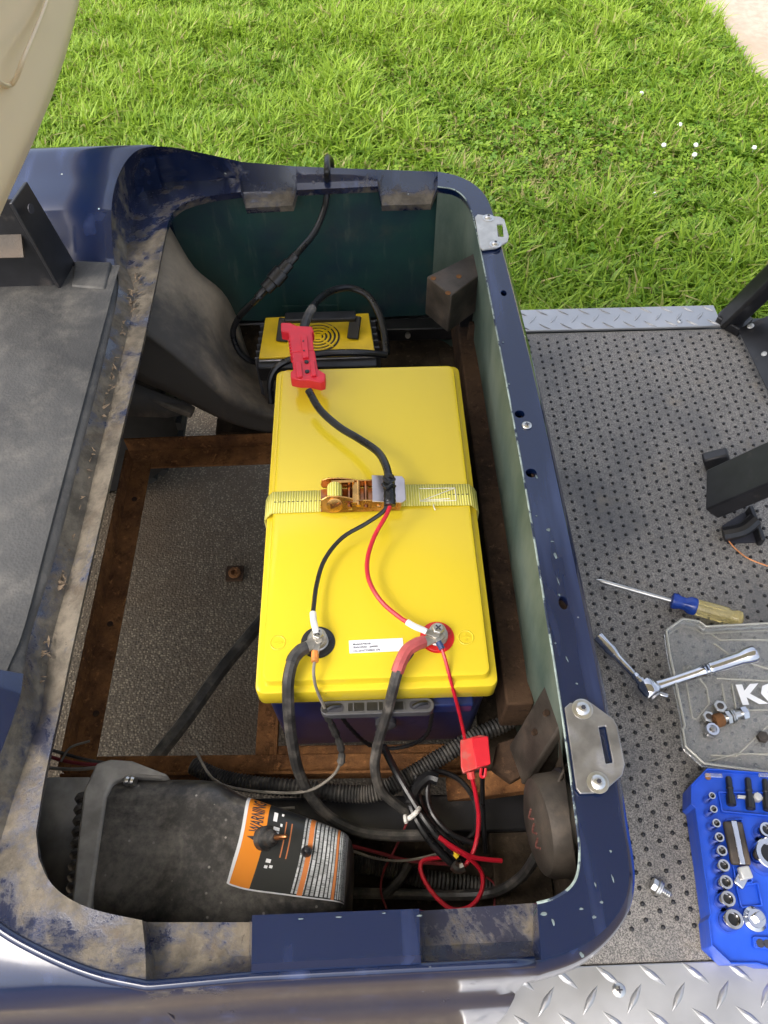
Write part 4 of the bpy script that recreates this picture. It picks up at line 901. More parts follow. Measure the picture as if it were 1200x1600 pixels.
# red fuse wire
FUSE = thing('fuse_holder', at(742,1180,.44), 'red inline fuse holder hanging between red wires', 'fuse')
fz = .455
b = MB(); b.prism([at(719,1156,fz), at(720,1196,fz), at(723,1208,fz), at(765,1195,fz), at(763,1150,fz), at(750,1148,fz)], (.002,.004,-.02)); fb = recalc(b.build('fuse_body', M['fuse'], FUSE, bevel=.0015))
b = MB(); b.prism([at(737,1153,fz+.004), at(744,1200,fz+.004), at(767,1194,fz+.004), at(763,1150,fz+.004)], (.001,.003,-.012)); recalc(b.build('fuse_cap', M['redplug'], fb, bevel=.001))
b = MB(); b.tube([at(752,1200,fz), at(751,1212,fz-.005), at(757,1213,fz-.005), at(759,1200,fz)], .0018, 6, 4); b.build('cap_loop', M['redplug'], fb)
b = MB(); b.tube([at(735,1205,fz-.008), at(737,1216,fz-.012)], .005, 10, 2); b.build('wire_boot', M['fuse'], fb)
cable('fuse_wire', [(690,1012,.568),(697,1035,.562),(706,1070,.545),(718,1115,.50),(727,1157,.45)], .0021, M['redwire'], 'thin red wire from the red terminal down to the fuse', 'wire', n=7,
      extra=lambda T: (seg(T, 'crimp', [(685,1003,.570),(691,1014,.569)], .0036, 'bluecrimp', 8, 2), lug(T, (687,1005,.570), (683,995,.5695), .006)))
cable('fuse_wire', [(737,1212,.44),(744,1245,.42),(748,1280,.40),(743,1320,.385),(730,1348,.38),(718,1356,.378)], .0026, M['redwire'], 'red wire leaving the bottom of the fuse holder', 'wire', n=7)
cable('black_wire', [(754,1195,.43),(754,1240,.40),(756,1290,.37),(759,1332,.35)], .003, M['cable'], 'straight black wire just right of the fuse wire', 'wire', n=7)
# tied bundle
BUN = thing('wire_bundle', at(690,1300,.37), 'coiled glossy black wires held by a white zip tie', 'wires')
for k, pts in enumerate(([(598,1165,.43),(618,1205,.41),(643,1248,.40),(668,1287,.395),(700,1325,.385),(728,1352,.37)], [(650,1212,.39),(656,1250,.39),(672,1283,.39),(700,1312,.385),(735,1338,.38)], [(672,1205,.395),(668,1240,.39),(676,1272,.39),(705,1303,.385),(748,1320,.378)],
      [(636,1240,.385),(648,1275,.387),(668,1308,.38),(694,1338,.372),(716,1355,.365)], [(645,1245,.39),(655,1268,.398),(680,1300,.39),(712,1334,.38)], [(664,1210,.39),(690,1206,.385),(722,1222,.378),(744,1258,.372),(742,1298,.37),(720,1318,.37)], [(640,1258,.395),(650,1232,.395),(668,1215,.395),(684,1218,.395)])):
    seg(BUN, 'wire', pts, (.0046, .0036, .0034, .005, .0042, .0034, .0075)[k], 'cable', 9, 7)
seg(BUN, 'zip_tie', [(632,1280,.405),(640,1278,.407),(650,1270,.412),(655,1263,.406)], .0042, 'ziptie', 8, 4, lambda i, n_: 1.3 if i < 3 else .7)
seg(BUN, 'foil_end', [(708,1352,.385),(716,1357,.383),(724,1354,.383)], .006, 'lead', 8, 3)
seg(BUN, 'yellow_tab', [(704,1327,.383),(716,1339,.382)], .004, 'chyellow', 6, 2)
cable('red_wire', [(688,1308,.396),(705,1324,.39),(732,1340,.385),(752,1362,.375),(753,1390,.37),(738,1414,.366),(712,1422,.365),(690,1410,.366),(668,1384,.367),(657,1358,.366),(663,1344,.364),(690,1340,.36)], .0026, M['redwire'], 'red wire making a wide loop near the rim', 'wire', n=7)
cable('red_wire', [(686,1308,.398),(706,1322,.393),(735,1338,.386),(762,1343,.38),(784,1345,.375)], .0028, M['redwire'], 'short red wire ending in a cut tip by the horn', 'wire', n=7)
cable('dusty_wire', [(550,1322,.36),(590,1332,.35),(640,1345,.345),(720,1352,.34)], .0022, M['darkred'], 'dusty dark red wire running right from the controller', 'wire', n=6)
cable('dusty_wire', [(636,1285,.37),(618,1325,.352),(600,1360,.34),(595,1392,.335),(604,1420,.33)], .0014, M['darkred'], 'hair thin dark red wire hanging down beside the controller', 'wire', n=6)
cable('dusty_wire', [(552,1330,.355),(590,1342,.35),(630,1345,.35),(680,1335,.35),(700,1325,.35)], .0016, M['greywire'], 'thin pale wire running right from the controller', 'wire', n=6)
cable('dusty_wire', [(760,1370,.335),(774,1385,.33),(772,1420,.325)], .0014, M['darkred'], 'short dark red wire by the near rim below the horn', 'wire', n=6)
cable('horn_cable', [(838,1338,.43),(815,1370,.39),(775,1393,.35),(715,1399,.33),(640,1397,.32),(540,1395,.31)], .0062, M['dustycable'], 'grey dusty cable sweeping from the horn along the near side', 'cable')
corr = lambda i, n: 1.08 if i % 2 else .9
cable('corrugated_conduit', [(300,1196,.37),(345,1216,.37),(400,1226,.372),(470,1232,.374),(540,1240,.374),(590,1238,.376),(640,1212,.38),(690,1182,.385),(745,1150,.39),(800,1122,.39),(812,1080,.385),(800,1000,.38)], .0105, M['dustycable'], 'grey corrugated conduit crossing in front of the battery', 'conduit', n=10, sub=22, rfun=corr)
cable('corrugated_conduit', [(545,1350,.32),(600,1356,.315),(660,1372,.31),(740,1384,.305),(810,1392,.305),(880,1392,.31)], .011, M['dustycable'], 'dark corrugated conduit low in the near right corner', 'conduit', n=10, sub=26, rfun=corr)
cable('black_hose', [(237,1192,.30),(290,1125,.29),(345,1048,.275),(402,978,.26),(450,915,.25)], .010, M['dustycable'], 'straight black hose slanting under the battery over bare concrete', 'hose')
cable('loose_wire', [(330,1215,.42),(370,1240,.415),(420,1262,.40),(460,1262,.39)], .0018, M['greywire'], 'grey wire tucked along the controller top edge', 'wire', n=6)
cable('frayed_wires', [(70,1180,.37),(105,1190,.37),(150,1195,.37),(190,1190,.365)], .0024, M['darkred'], 'dusty red and grey wires at the left frame corner', 'wire', n=6,
      extra=lambda T: (seg(T, 'strand', [(75,1200,.372),(120,1202,.372),(160,1198,.37)], .0022, 'greywire', 6), seg(T, 'strand', [(80,1172,.37),(130,1186,.37),(170,1193,.37)], .0022, 'dustycable', 6), seg(T, 'strand', [(95,1190,.38),(110,1168,.385),(140,1158,.385)], .0015, 'greywire', 6)))
cable('dark_cable', [(640,1350,.33),(625,1375,.325),(600,1400,.32)], .006, M['dustycable'], 'short dark cable end hanging below the tied bundle', 'cable')
cable('copper_wire', [(1133,838,.306),(1150,858,.304),(1172,874,.305),(1210,888,.306)], .0011, M['copper'], 'fine copper wire lying on the floor mat below the pedal', 'wire', n=5)

# ================================================================== ratchet strap
STR = thing('ratchet_strap', at(580,785,LZ), 'pale yellow ratchet strap with gold buckle across the battery lid', 'strap')
wy0, wy1 = at(440,802,LZ+.001).y, at(440,769,LZ+.001).y; hw = BW/2
def web(ptsxz, name):
    b = MB(); secs = []
    for x, z in ptsxz: secs.append([V(x, wy0+.004*(x > 0)*1, z), V(x, wy1+.004*(x > 0), z)])
    n = len(secs); b.sheet(secs); return b.build(name, M['web'], STR, smooth=50, solid=.0014, base=True)
wb = web([(-hw-.001,TZ+.02),(-hw-.001,LZ-.06),(-hw-.0025,LZ-.04),(-hw-.0025,LZ-.016),(-hw+.001,LZ-.008),(-hw+.008,LZ+.001),(-hw+.014,LZ+.0014),(-.06,LZ+.002),(-.02,LZ+.003),(.03,LZ+.004),(hw-.014,LZ+.0014),(hw-.008,LZ+.001),(hw-.001,LZ-.008),(hw+.0025,LZ-.016),(hw+.0025,LZ-.04),(hw+.001,LZ-.06),(hw+.001,TZ+.02)], 'webbing')
ym = (wy0+wy1)/2
b = MB()
for k in range(44):
    x = -hw+.012+k*(BW-.024)/43
    if -.055 < x < .045: continue
    b.box((x, ym+.004*(x > 0), LZ+.0025), (.003, .0009, .0006))
b.build('centre_stitch', M['ink'], wb)['kind'] = 'stuff'
b = MB()
for (x0, y0, x1, y1) in ((.062,.2,.108,.2),(.062,.8,.108,.8),(.062,.2,.062,.8),(.108,.2,.108,.8),(.062,.2,.108,.8),(.07,.25,.1,.3)):
    b.tube([V(x0, lerp(wy0, wy1, y0)+.004, LZ+.0036), V(x1, lerp(wy0, wy1, y1)+.004, LZ+.0030)], .0007, 5, 6)
b.build('stitch_box', M['webline'], wb)
b = MB(); c = at(678,788,LZ+.003); b.tube([c, c+V(-.001,-.004,.002), c+V(.001,-.009,.0)], .0008, 5, 4); b.build('loose_thread', M['webline'], wb)
by0 = at(570,801,LZ+.002).y; by1 = at(570,742,LZ+.03).y; bz0, bz1 = LZ+.003, LZ+.030
X = lambda u: at(u, 785, LZ+.015).x
def sideplate(y, name, tilt=0):
    pr = [(500,.35),(503,.1),(515,0),(625,.05),(628,.45),(612,.7),(560,.72),(545,.9),(530,1.0),(512,1.0),(502,.8)]
    b = MB(); b.prism([V(X(u), y+tilt*h, bz0+(bz1-bz0)*h*.8) for u, h in pr], (0,.0016,0)); return recalc(b.build(name, M['gold'], STR, bevel=.0005))
spn = sideplate(by0, 'side_plate', .010); spf = sideplate(by1, 'side_plate')
b = MB(); c = V(X(523), by0+.0045, bz0+.011); b.lathe([(.0100,0),(.0100,.0012),(.0085,.0016)], c, (0,-.9,.42), 24); rt = b.build('ratchet_wheel', M['gold'], spn)
b = MB()
for a in (0, 1, 2): b.box(c+V((a-1)*.004,-.0016,.001+(a-1)*.0012), (.003,.001,.007), Matrix.Rotation(-.42,3,'X')@Matrix.Rotation(.5*a,3,'Y'))
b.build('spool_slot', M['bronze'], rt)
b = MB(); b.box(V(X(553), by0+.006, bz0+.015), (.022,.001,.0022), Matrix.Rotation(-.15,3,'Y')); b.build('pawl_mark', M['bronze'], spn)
b = MB(); b.lathe([(.0028,0),(.0028,.0015),(.001,.002)], V(X(592), by0+.003, bz0+.007), (0,-.9,.42), 12); b.build('rivet', M['gold'], spn)
b = MB(); b.box(V(X(547), by0+.0018, bz0+.006), (.0045,.0008,.0045)); b.build('stamp', M['goldpale'], spn)
b = MB(); b.lathe([(.009,0),(.0095,.002),(.0095,.020),(.009,.022)], V(X(523), by0+.011, bz0+.013), (0,1,0), 20); sp2 = b.build('web_spool', M['web'], STR)
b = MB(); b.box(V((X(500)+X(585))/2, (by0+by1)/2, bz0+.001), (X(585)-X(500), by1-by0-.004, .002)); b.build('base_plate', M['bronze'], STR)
b = MB(); b.prism([V(X(582), by0+.0, bz0+.021), V(X(628), by0+.0, bz0+.017), V(X(634), by0+.004, bz0+.0165), V(X(634), by1-.002, bz0+.0165), V(X(630), by1+.003, bz0+.017), V(X(582), by1+.003, bz0+.021)], .0018); recalc(b.build('lever_plate', M['goldpale'], STR, bevel=.0005))
for i, (u, z) in enumerate(((560,.014),(546,.010),(572,.008))):
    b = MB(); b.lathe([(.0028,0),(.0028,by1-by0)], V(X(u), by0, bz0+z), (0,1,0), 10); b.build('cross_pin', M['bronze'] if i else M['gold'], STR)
b = MB(); b.box(V(X(556), (by0+by1)/2, bz0+.016), (.008, by1-by0-.006, .0016), Matrix.Rotation(.2,3,'Y')); b.build('pawl', M['gold'], STR, bevel=.0004)
b = MB(); b.box(V(X(536), by1-.004, bz0+.018), (.03,.004,.006)); b.build('far_cheek', M['gold'], STR, bevel=.001)

# ================================================================== charger, connector, cords
CZ = .475
CH = thing('battery_charger', at(495,540,.34), 'yellow topped battery charger with round fan grille behind the battery', 'charger')
c4 = [at(415,499,CZ), at(405,562,CZ), at(586,556,CZ), at(576,492,CZ)]
b = MB(); b.prism(c4, .004); recalc(b.build('top_panel', M['chyellow'], CH, bevel=.001))
cc = sum(c4, V(0,0,0))/4
b = MB(); b.prism([lerp(p, cc, -.02)+V(0,0,-.0015) for p in c4][::-1], -.12); hb = recalc(b.build('housing', M['dullsteel'], CH, bevel=.002))
for k in range(6):
    for side in (0, 1):
        a, d = (c4[0], c4[1]) if side == 0 else (c4[3], c4[2]); p = lerp(a, d, .1+.16*k)+V(-.005 if side == 0 else .006, 0, -.06); b = MB(); b.box(p, (.008,.004,.11)); b.build('heat_fin', M['greyplastic'], hb)
fc = at(497,527,CZ+.0045)
b = MB(); b.lathe([(.036,0),(.036,.0004)], fc, n=36); fn = b.build('fan_opening', M['ink'], CH)
for r0 in (.0105, .0175, .0245, .0315):
    b = MB(); secs = []
    for k in range(37):
        a = 2*math.pi*k/36; secs.append([fc+V((r0+o)*math.cos(a), (r0+o)*math.sin(a), h) for o, h in ((-.0017,.0004),(-.0016,.0022),(.0016,.0022),(.0017,.0004))])
    b.sheet(secs); recalc(b.build('grille_ring', M['chyellow'], fn))
b = MB(); b.lathe([(.006,.0004),(.006,.0022)], fc, n=16); b.build('fan_hub', M['chyellow'], fn)
for k in range(4): 
    a = R(45+90*k); b = MB(); b.beam(fc+V(.006*math.cos(a), .006*math.sin(a), .0013), fc+V(.035*math.cos(a), .035*math.sin(a), .0013), .003, .0019); b.build('grille_spoke', M['chyellow'], fn)
h0, h1 = at(445,497,CZ+.028), at(556,494,CZ+.028)
b = MB(); b.beam(h0, h1, .02, .008); hd = b.build('handle', M['blackplastic'], CH, bevel=.002)
for (u0, v0, u1, v1) in ((445,497,440,534), (556,494,551,530)):
    b = MB(); b.beam(at(u0, v0, CZ+.027), at(u1, v1, CZ+.005), .019, .007); b.build('handle_arm', M['blackplastic'], hd, bevel=.002)
b = MB(); b.prism([at(402,558,CZ-.004), at(402,575,CZ-.004), at(590,572,CZ-.004), at(588,556,CZ-.004)], -.03); recalc(b.build('end_cover', M['blackplastic'], CH, bevel=.002))
# red plug pair
CON = thing('connector_pair', at(478,565,.57), 'pair of red plastic power plugs mated at the lid edge', 'connector')
cz0 = .570
pa = [(441,518),(455,518),(466,523),(489,524),(492,532),(489,533),(492,562),(457,565),(453,533),(441,531)]
pb = [(457,565),(493,561),(498,590),(510,598),(509,609),(502,611),(484,607),(470,607),(456,604),(456,594),(460,592)]
for k, (pl, nm) in enumerate(((pa, 'far_plug'), (pb, 'near_plug'))):
    b = MB(); b.prism([at(u, v, cz0) for u, v in pl][::1], .0175); o = recalc(b.build('plug', M['redplug'], CON, bevel=.0015))
    o['label'] = ('red plug half on the charger side', 'red plug half on the battery side')[k]
    if k == 0:
        for rr_ in ([(470,527),(480,527),(483,560),(473,561)],): b = MB(); b.prism([at(u, v, cz0+.0178) for u, v in rr_], .003); recalc(b.build('plug_spine', M['redplug'], o, bevel=.0008))
        for u, v in ((474,533), (475,548)): b = MB(); b.lathe([(.0013,0),(.0013,.0006)], at(u, v, cz0+.021), n=10); b.build('pin_hole', M['ink'], o)
        for i in range(6): 
            b = MB(); p = at(452.5+.7*i, 536+5*i, cz0+.012); b.box(p, (.003,.002,.012)); b.build('grip_rib', M['redplug'], o)
    else:
        for rr_ in ([(461,568),(471,567),(473,590),(464,592)], [(484,566),(491,565),(495,588),(487,589)]): b = MB(); b.prism([at(u, v, cz0+.0178) for u, v in rr_], .0028); recalc(b.build('plug_shoulder', M['redplug'], o, bevel=.0008))
        for u, v in ((479,566), (480,581)): b = MB(); b.lathe([(.0032,0),(.0032,.0014),(.0015,.002)], at(u, v, cz0+.0176), n=12); b.build('plug_screw', M['blackplastic'], o)
cable('charger_output_cable', [(473,522,.580),(482,492,.575),(498,468,.56),(520,454,.545),(548,450,.535),(575,462,.525),(592,490,.51),(600,520,.495),(604,553,.48)], .0058, M['cable'], 'black cable arching from the red plug back to the charger', 'cable', n=10,
      extra=lambda T: seg(T, 'heat_shrink', [(471,526,.580),(476,508,.579),(482,492,.577),(488,482,.573)], .0068, 'dustycable', 10, 4))
cable('charger_lead', [(604,555,.485),(560,551,.50),(500,553,.50),(455,562,.50),(432,575,.49),(422,598,.47),(424,630,.44)], .0055, M['cable'], 'black cable lying across the charger front and round the lid corner', 'cable', n=10)
def coupler(T):
    for i, (pts, r) in enumerate(([[(463,398,.585),(452,410,.575)], .0085], [[(452,410,.575),(440,424,.565)], .0115], [[(441,423,.565),(426,440,.553)], .0155], [[(426,440,.553),(414,452,.545)], .0125], [[(415,451,.545),(402,466,.537)], .0075])):
        b = MB(); b.tube([at(*p) for p in pts], r, 12, 3, flat=.75); b.build('inline_coupler', M['blackplastic'], T, bevel=.001)
cable('power_cord', [(*aty(519,272,1.215), 0),(*aty(517,252,1.2), 0),(*aty(513,246,1.182), 0),(*aty(511,250,1.16), 0),(*aty(511,268,1.135), 0),(511,290,.645),(508,322,.62),(492,362,.60),(466,394,.588),(430,435,.558),(402,466,.537),(375,494,.50),(364,520,.47),(373,548,.44),(392,564,.42),(412,566,.41)], .0052, M['cable'], 'black power cord hanging over the far rim with inline coupler', 'cord', n=10, extra=coupler)

# ================================================================== tools on the mat
# screwdriver
def screwdriver():
    a, b_ = at(932,906,FZ+.012), at(1050,938,FZ+.013); e = at(1160,970,FZ+.014); ax = (e-a).normalized()
    T = thing('screwdriver', V(b_.x, b_.y, FZ), 'flat screwdriver with amber and blue handle on the mat', 'screwdriver')
    b = MB(); b.lathe([(.0012,0),(.0034,.006),(.0034,.012),(.0034,(b_-a).length)], a, ax, 12); b.build('shaft', M['steel'], T)
    L = (e-b_).length; b = MB(); b.lathe([(.006,-.002),(.012,.0),(.0125,.006),(.0100,.012),(.0100,.02),(.0135,.026),(.0135,.034),(.012,.036)], b_, ax, 20); b.build('collar', M['bluehandle'], T)
    b = MB(); n = 36; secs = []; z = ax; x = V(0,0,1)-z*z.z; x.normalize(); y = z.cross(x)
    for h, r, fl_ in ((.034,.0115,.0),(.038,.0125,.12),(L*.5,.013,.14),(L*.78,.013,.14),(L*.82,.0105,.02),(L*.86,.0105,0),(L*.9,.0125,0),(L*.97,.012,0),(L,.007,0)):
        secs.append([b_+z*h+(x*math.cos(2*math.pi*k/n)+y*math.sin(2*math.pi*k/n))*r*(1-fl_*(k % 6 in (0, 1))) for k in range(n)])
    b.rings(secs); b.build('handle', M['amber'], T, smooth=30)
screwdriver()
# ratchet with extension and socket
def ratchet():
    hd = at(1020,1076,FZ+.03); T = thing('ratchet_wrench', V(hd.x, hd.y, FZ), 'chrome ratchet wrench with socket extension resting on the clear lid', 'wrench')
    s0, s1, s2 = at(934,996,FZ+.016), at(957,1020,FZ+.018), at(1002,1068,FZ+.022); ax = (s2-s0).normalized()
    b = MB(); b.lathe([(.0085,0),(.0105,.001),(.0105,.028),(.0095,.032),(.0095,.036)], s0, ax, 24); so_ = b.build('socket', M['chrome'], T, smooth=40)
    b = MB(); b.lathe([(.0075,-.0005),(.0075,.0002)], s0, ax, 6); b.build('hex_opening', M['ink'], so_)
    L = (s2-s1).length; b = MB(); b.lathe([(.0075,.002),(.0078,.006),(.0062,.010),(.0062,L*.72),(.0078,L*.75),(.0082,L*.84),(.007,L*.86),(.007,L*.9),(.0085,L*.92),(.0085,L)], s1, ax, 20); b.build('extension_bar', M['chrome'], T, smooth=40)
    # head: squat drum whose axis is the extension
    b = MB(); c = at(1012,1077,FZ+.026); b.lathe([(.008,-.012),(.0145,-.010),(.0165,-.005),(.0165,.008),(.0145,.012),(.006,.014)], c, ax, 28); hdm = b.build('head', M['chrome'], T, smooth=40)
    b = MB(); b.lathe([(.010,.0135),(.009,.016),(.001,.0165)], c, ax, 20); b.build('head_cap', M['dullsteel'], hdm)
    b = MB(); b.beam(at(1030,1084,FZ+.03), at(1044,1088,FZ+.03), .006, .006); b.build('selector_lever', M['chrome'], hdm, bevel=.0015)
    e = at(1182,1021,FZ+.062); hA = (e-c).normalized(); L = (e-c).length
    b = MB(); b.lathe([(.009,.008),(.0075,.02),(.0068,.035),(.0072,L*.45),(.0082,L*.50),(.0095,L*.52),(.0085,L*.535),(.0096,L*.55),(.0085,L*.565),(.0096,L*.58),(.0088,L*.60),(.0095,L*.85),(.0118,L*.9),(.0128,L*.96),(.0118,L*.99),(.008,L)], c, hA, 24); b.build('handle', M['chrome'], T, smooth=40)
ratchet()
# tool case
TC = thing('tool_case', at(1200,1205,FZ), 'open tool case with blue tray and clear lid on the mat', 'tool case')
LIDZ = FZ+.038
lo_ = [(1041,985),(1067,967),(1092,971),(1103,979),(1200,974),(1420,962),(1470,1010),(1490,1180),(1450,1220),(1200,1207),(1100,1193),(1071,1166),(1067,1140),(1070,1134),(1046,1020)]
lpts = [at(u, v, LIDZ) for u, v in lo_]
def inset(pts, d):
    c = sum(pts, V(0,0,0))/len(pts); n = len(pts); out = []
    for i in range(n):
        p0_, p1_, p2_ = pts[i-1], pts[i], pts[(i+1) % n]; e1_, e2_ = (p1_-p0_).normalized(), (p2_-p1_).normalized(); n1, n2 = V(-e1_.y, e1_.x, 0), V(-e2_.y, e2_.x, 0)
        s = n1+n2; s = s/max(.3, s.length_squared)*2*.5*2/2 if s.length > 1e-6 else n1
        q = p1_+s*d; q2 = p1_-s*d; out.append(q if (q-c).length < (q2-c).length else q2)
    return out
def dn(pts, dz): return [p+V(0,0,dz) for p in pts]
# clear lid: open tray lying upside down: outer lip, wall, floor
b = MB(); i1, i2, i3 = inset(lpts, .004), inset(lpts, .007), inset(lpts, .010)
b.rings([dn(lpts,-.010), lpts, i1, dn(i1,-.003), dn(i2,-.018), dn(i3,-.020)], cap=False); n = len(lpts); o_ = len(b.v)-n; b.f.append(tuple(range(o_, o_+n)))
tl = recalc(b.build('lid', M['clear'], TC, smooth=0, solid=.0018)); tl['label'] = 'dusty clear plastic lid lying open'
LF = LIDZ-.019
b = MB(); b.tube([p+V(0,0,.0004) for p in lpts+[lpts[0]]], .0016, 6, 1); b.build('lid_lip', M['clearedge'], tl, smooth=0)
b = MB(); b.tube([p+V(0,0,-.015) for p in i2+[i2[0]]], .0012, 6, 1); b.build('lid_step', M['clearedge'], tl, smooth=0)
def ridge(pts, w_=.0022, z=LF): 
    b = MB(); 
    for a, c in zip(pts[:-1], pts[1:]): b.beam(at(*a, z+.001), at(*c, z+.001), w_, .003)
    b.build('lid_ridge', M['clearedge'], tl, bevel=.0006)
for pl in ([(1072,1045),(1078,1040),(1104,1074),(1108,1100),(1088,1124),(1082,1122),(1068,1042)], [(1103,985),(1125,1000),(1200,1000),(1400,990)], [(1115,1005),(1150,1030),(1200,1045),(1400,1035)], [(1120,1060),(1200,1064),(1400,1054)], [(1160,1110),(1300,1108),(1420,1100)], [(1110,1180),(1150,1182),(1200,1134),(1300,1130)], [(1105,1190),(1150,1178),(1300,1180)], [(1128,1068),(1134,1105)], [(1143,1068),(1150,1108)]): ridge(pl)
vs, fs = text_mesh('KO', .050, shear=.0, offset=.0022); kp0, kp1 = at(1158,1100,LF+.0035), at(1258,1094,LF+.0035); kx = (kp1-kp0).normalized(); ky = V(-kx.y, kx.x, 0)
b = MB(); b.add([kp0+kx*v_.x+ky*v_.y*.78 for v_ in vs], fs); b.build('lettering', M['white'], tl, smooth=0)
# blue tray
TZ2 = FZ+.045
to_ = [(1080,1226),(1105,1200),(1200,1207),(1450,1222),(1480,1260),(1490,1480),(1450,1512),(1200,1511),(1184,1506),(1142,1506),(1112,1478),(1107,1436),(1110,1428),(1096,1330),(1086,1262),(1080,1256)]
tp_ = [at(u, v, TZ2) for u, v in to_]
b = MB(); j1, j2 = inset(tp_, .003), inset(tp_, .005)
base_ = [V(p.x, p.y, FZ+.0045) for p in inset(tp_, .003)]
b.rings([base_, dn(tp_,-.012), dn(tp_,-.0112), tp_, j1, dn(j2,-.006)], cap=False); n = len(tp_); o_ = len(b.v)-n; b.f.append(tuple(range(o_, o_+n))); b.f.append(tuple(range(n-1,-1,-1)))
tray = recalc(b.build('tray', M['bluecase'], TC, smooth=0, bevel=.0008)); tray['label'] = 'bright blue moulded tray with socket wells'
DZ = TZ2-.006
def pocket(pts, name='well', mat='blueshade', h=.0008):
    b = MB(); b.prism([at(u, v, DZ+.0002) for u, v in pts], h); return recalc(b.build(name, M[mat], tray))
def wallring(pts, name='well_wall', h=.005, w_=.002):
    b = MB(); P = pts+[pts[0]]
    for a, c in zip(P[:-1], P[1:]): b.beam(at(*a, DZ+h/2), at(*c, DZ+h/2), w_, h)
    return b.build(name, M['bluecase'], tray, bevel=.0006)
wallring([(1122,1238),(1128,1268),(1230,1278),(1225,1240)]); wallring([(1133,1282),(1158,1280),(1175,1378),(1150,1384)])
wallring([(1150,1385),(1183,1380),(1190,1415),(1158,1418)]); wallring([(1176,1465),(1178,1480),(1240,1486),(1240,1468)], h=.006)
for u, v, r in ((1188,1474,.0045), (1199,1475,.0045)):
    b = MB(); b.lathe([(r,0),(r,.0005)], at(u, v, DZ+.006), n=14); b.build('bit_hole', M['ink'], tray)
b = MB(); b.prism([at(1176,1465,DZ), at(1178,1480,DZ), at(1240,1486,DZ), at(1240,1468,DZ)], .0058); recalc(b.build('bit_block', M['bluecase'], tray, bevel=.0008))
b = MB(); b.lathe([(.004,0),(.004,.0006)], at(1106,1214,DZ), n=12); b.build('rivet', M['copper'], tray)
for u0, u1 in ((1102,1128), (1186,1220)):
    b = MB(); b.beam(at(u0,1211,TZ2), at(u1,1212,TZ2), .004, .003); b.build('hinge', M['clear'], TC)
# sockets standing in the tray
socks = [(1113,1243,.0044),(1115.5,1264,.0048),(1120,1286,.0053),(1124.5,1308,.0058),(1128.5,1329,.0064),(1131.5,1352,.0072),(1135,1378,.0080),(1138,1404,.0088),(1147.5,1436,.0108)]
ords = ['smallest', 'second', 'third', 'fourth', 'fifth', 'sixth', 'seventh', 'eighth', 'largest']
def socket(u, v, r, label, group='sockets in the blue tray', top=.023):
    c = at(u, v, DZ+top); c0 = V(c.x, c.y, DZ); T = thing('socket', c0, label, 'socket', group)
    b = MB(); b.lathe([(r*.95,.0),(r,.001),(r,top-.001),(r*.94,top),(r*.66,top),(r*.66,top-.006)], c0, n=24); so_ = b.build('shell', M['chrome'], T, smooth=40)
    b = MB(); b.lathe([(r*.66,0),(r*.66,.0004)], c0+V(0,0,top-.0055), n=6); b.build('hex_bore', M['blackplastic'], T)
    b = MB(); b.lathe([(r*1.22,.0),(r*1.22,.0006)], c0+V(0,0,.0001), n=24); b.build('base_shadow_ring', M['blueshade'], T)  # flat ring with the socket's contact shadow put into its colour
for (u, v, r), nm in zip(socks, ords):
    lb_ = {'smallest': 'smallest chrome socket, at the far end of the left tray row', 'largest': 'largest chrome socket, at the near end of the left tray row'}.get(nm, f'{nm} chrome socket from the far end of the left tray row')
    socket(u, v, r, lb_)
socket(1199, 1296, .009, 'chrome socket at the frame edge beside the silver bit clip'); socket(1205, 1333, .018, 'wide chrome socket ring cut by the frame edge')
T = thing('drive_adapter', at(1177,1437,DZ), 'chrome domed drive adapter beside the largest socket', 'adapter'); c = at(1177,1437,DZ)
b = MB(); b.lathe([(.0125,0),(.0135,.002),(.0135,.006),(.010,.009),(.010,.011)], c, n=28); b.build('body', M['chrome'], T, smooth=40)
b = MB(); b.box(c+V(.001,.001,.014), (.009,.009,.008), Matrix.Rotation(.5,3,'Z')); b.build('square_drive', M['chrome'], T, bevel=.0008)
for i, (u0, v0, u1, v1, lb_) in enumerate(((1138,1214,1143,1258,'black nut driver nearest the tray corner'), (1168,1216,1173,1264,'middle black nut driver in the tray'), (1195,1218,1200,1266,'black nut driver at the frame edge'))):
    a, c = at(u0, v0, DZ+.006), at(u1, v1, DZ+.008); ax = (c-a).normalized(); L = (c-a).length; T = thing('nut_driver', V(a.x, a.y, DZ), lb_, 'nut driver', 'black nut drivers')
    b = MB(); b.lathe([(.0030,0),(.0040,.002),(.0040,L*.35),(.0046,L*.37),(.0046,L*.42),(.004,L*.44),(.0042,L*.6),(.0058,L*.7),(.0058,L)], a, ax, 12); b.build('shank', M['blackplastic'], T)
    b = MB(); b.lathe([(.0035,0),(.0035,.0004)], c, ax, 6); b.build('hex_bore', M['ink'], T)
T = thing('bit_clip', at(1150,1330,DZ), 'long silver bit holder clip lying in the middle of the tray', 'bit holder')
b = MB(); a, c = at(1144,1284,DZ+.008), at(1158,1352,DZ+.008); b.beam(a, c, .024, .008); b.build('rail', M['browned'], T, bevel=.003)
b = MB(); b.beam(a+V(0,0,.0045), c+V(0,0,.0045), .007, .003); b.build('mirror_bar', M['chrome'], T, bevel=.0008)
b = MB(); b.beam(at(1160,1354,DZ+.010), at(1168,1374,DZ+.010), .014, .008); b.build('white_slide', M['whiteplate'], T, bevel=.002)
b = MB(); b.beam(at(1150,1368,DZ+.005), at(1166,1380,DZ+.005), .02, .006); b.build('end_foot', M['chrome'], T, bevel=.002)
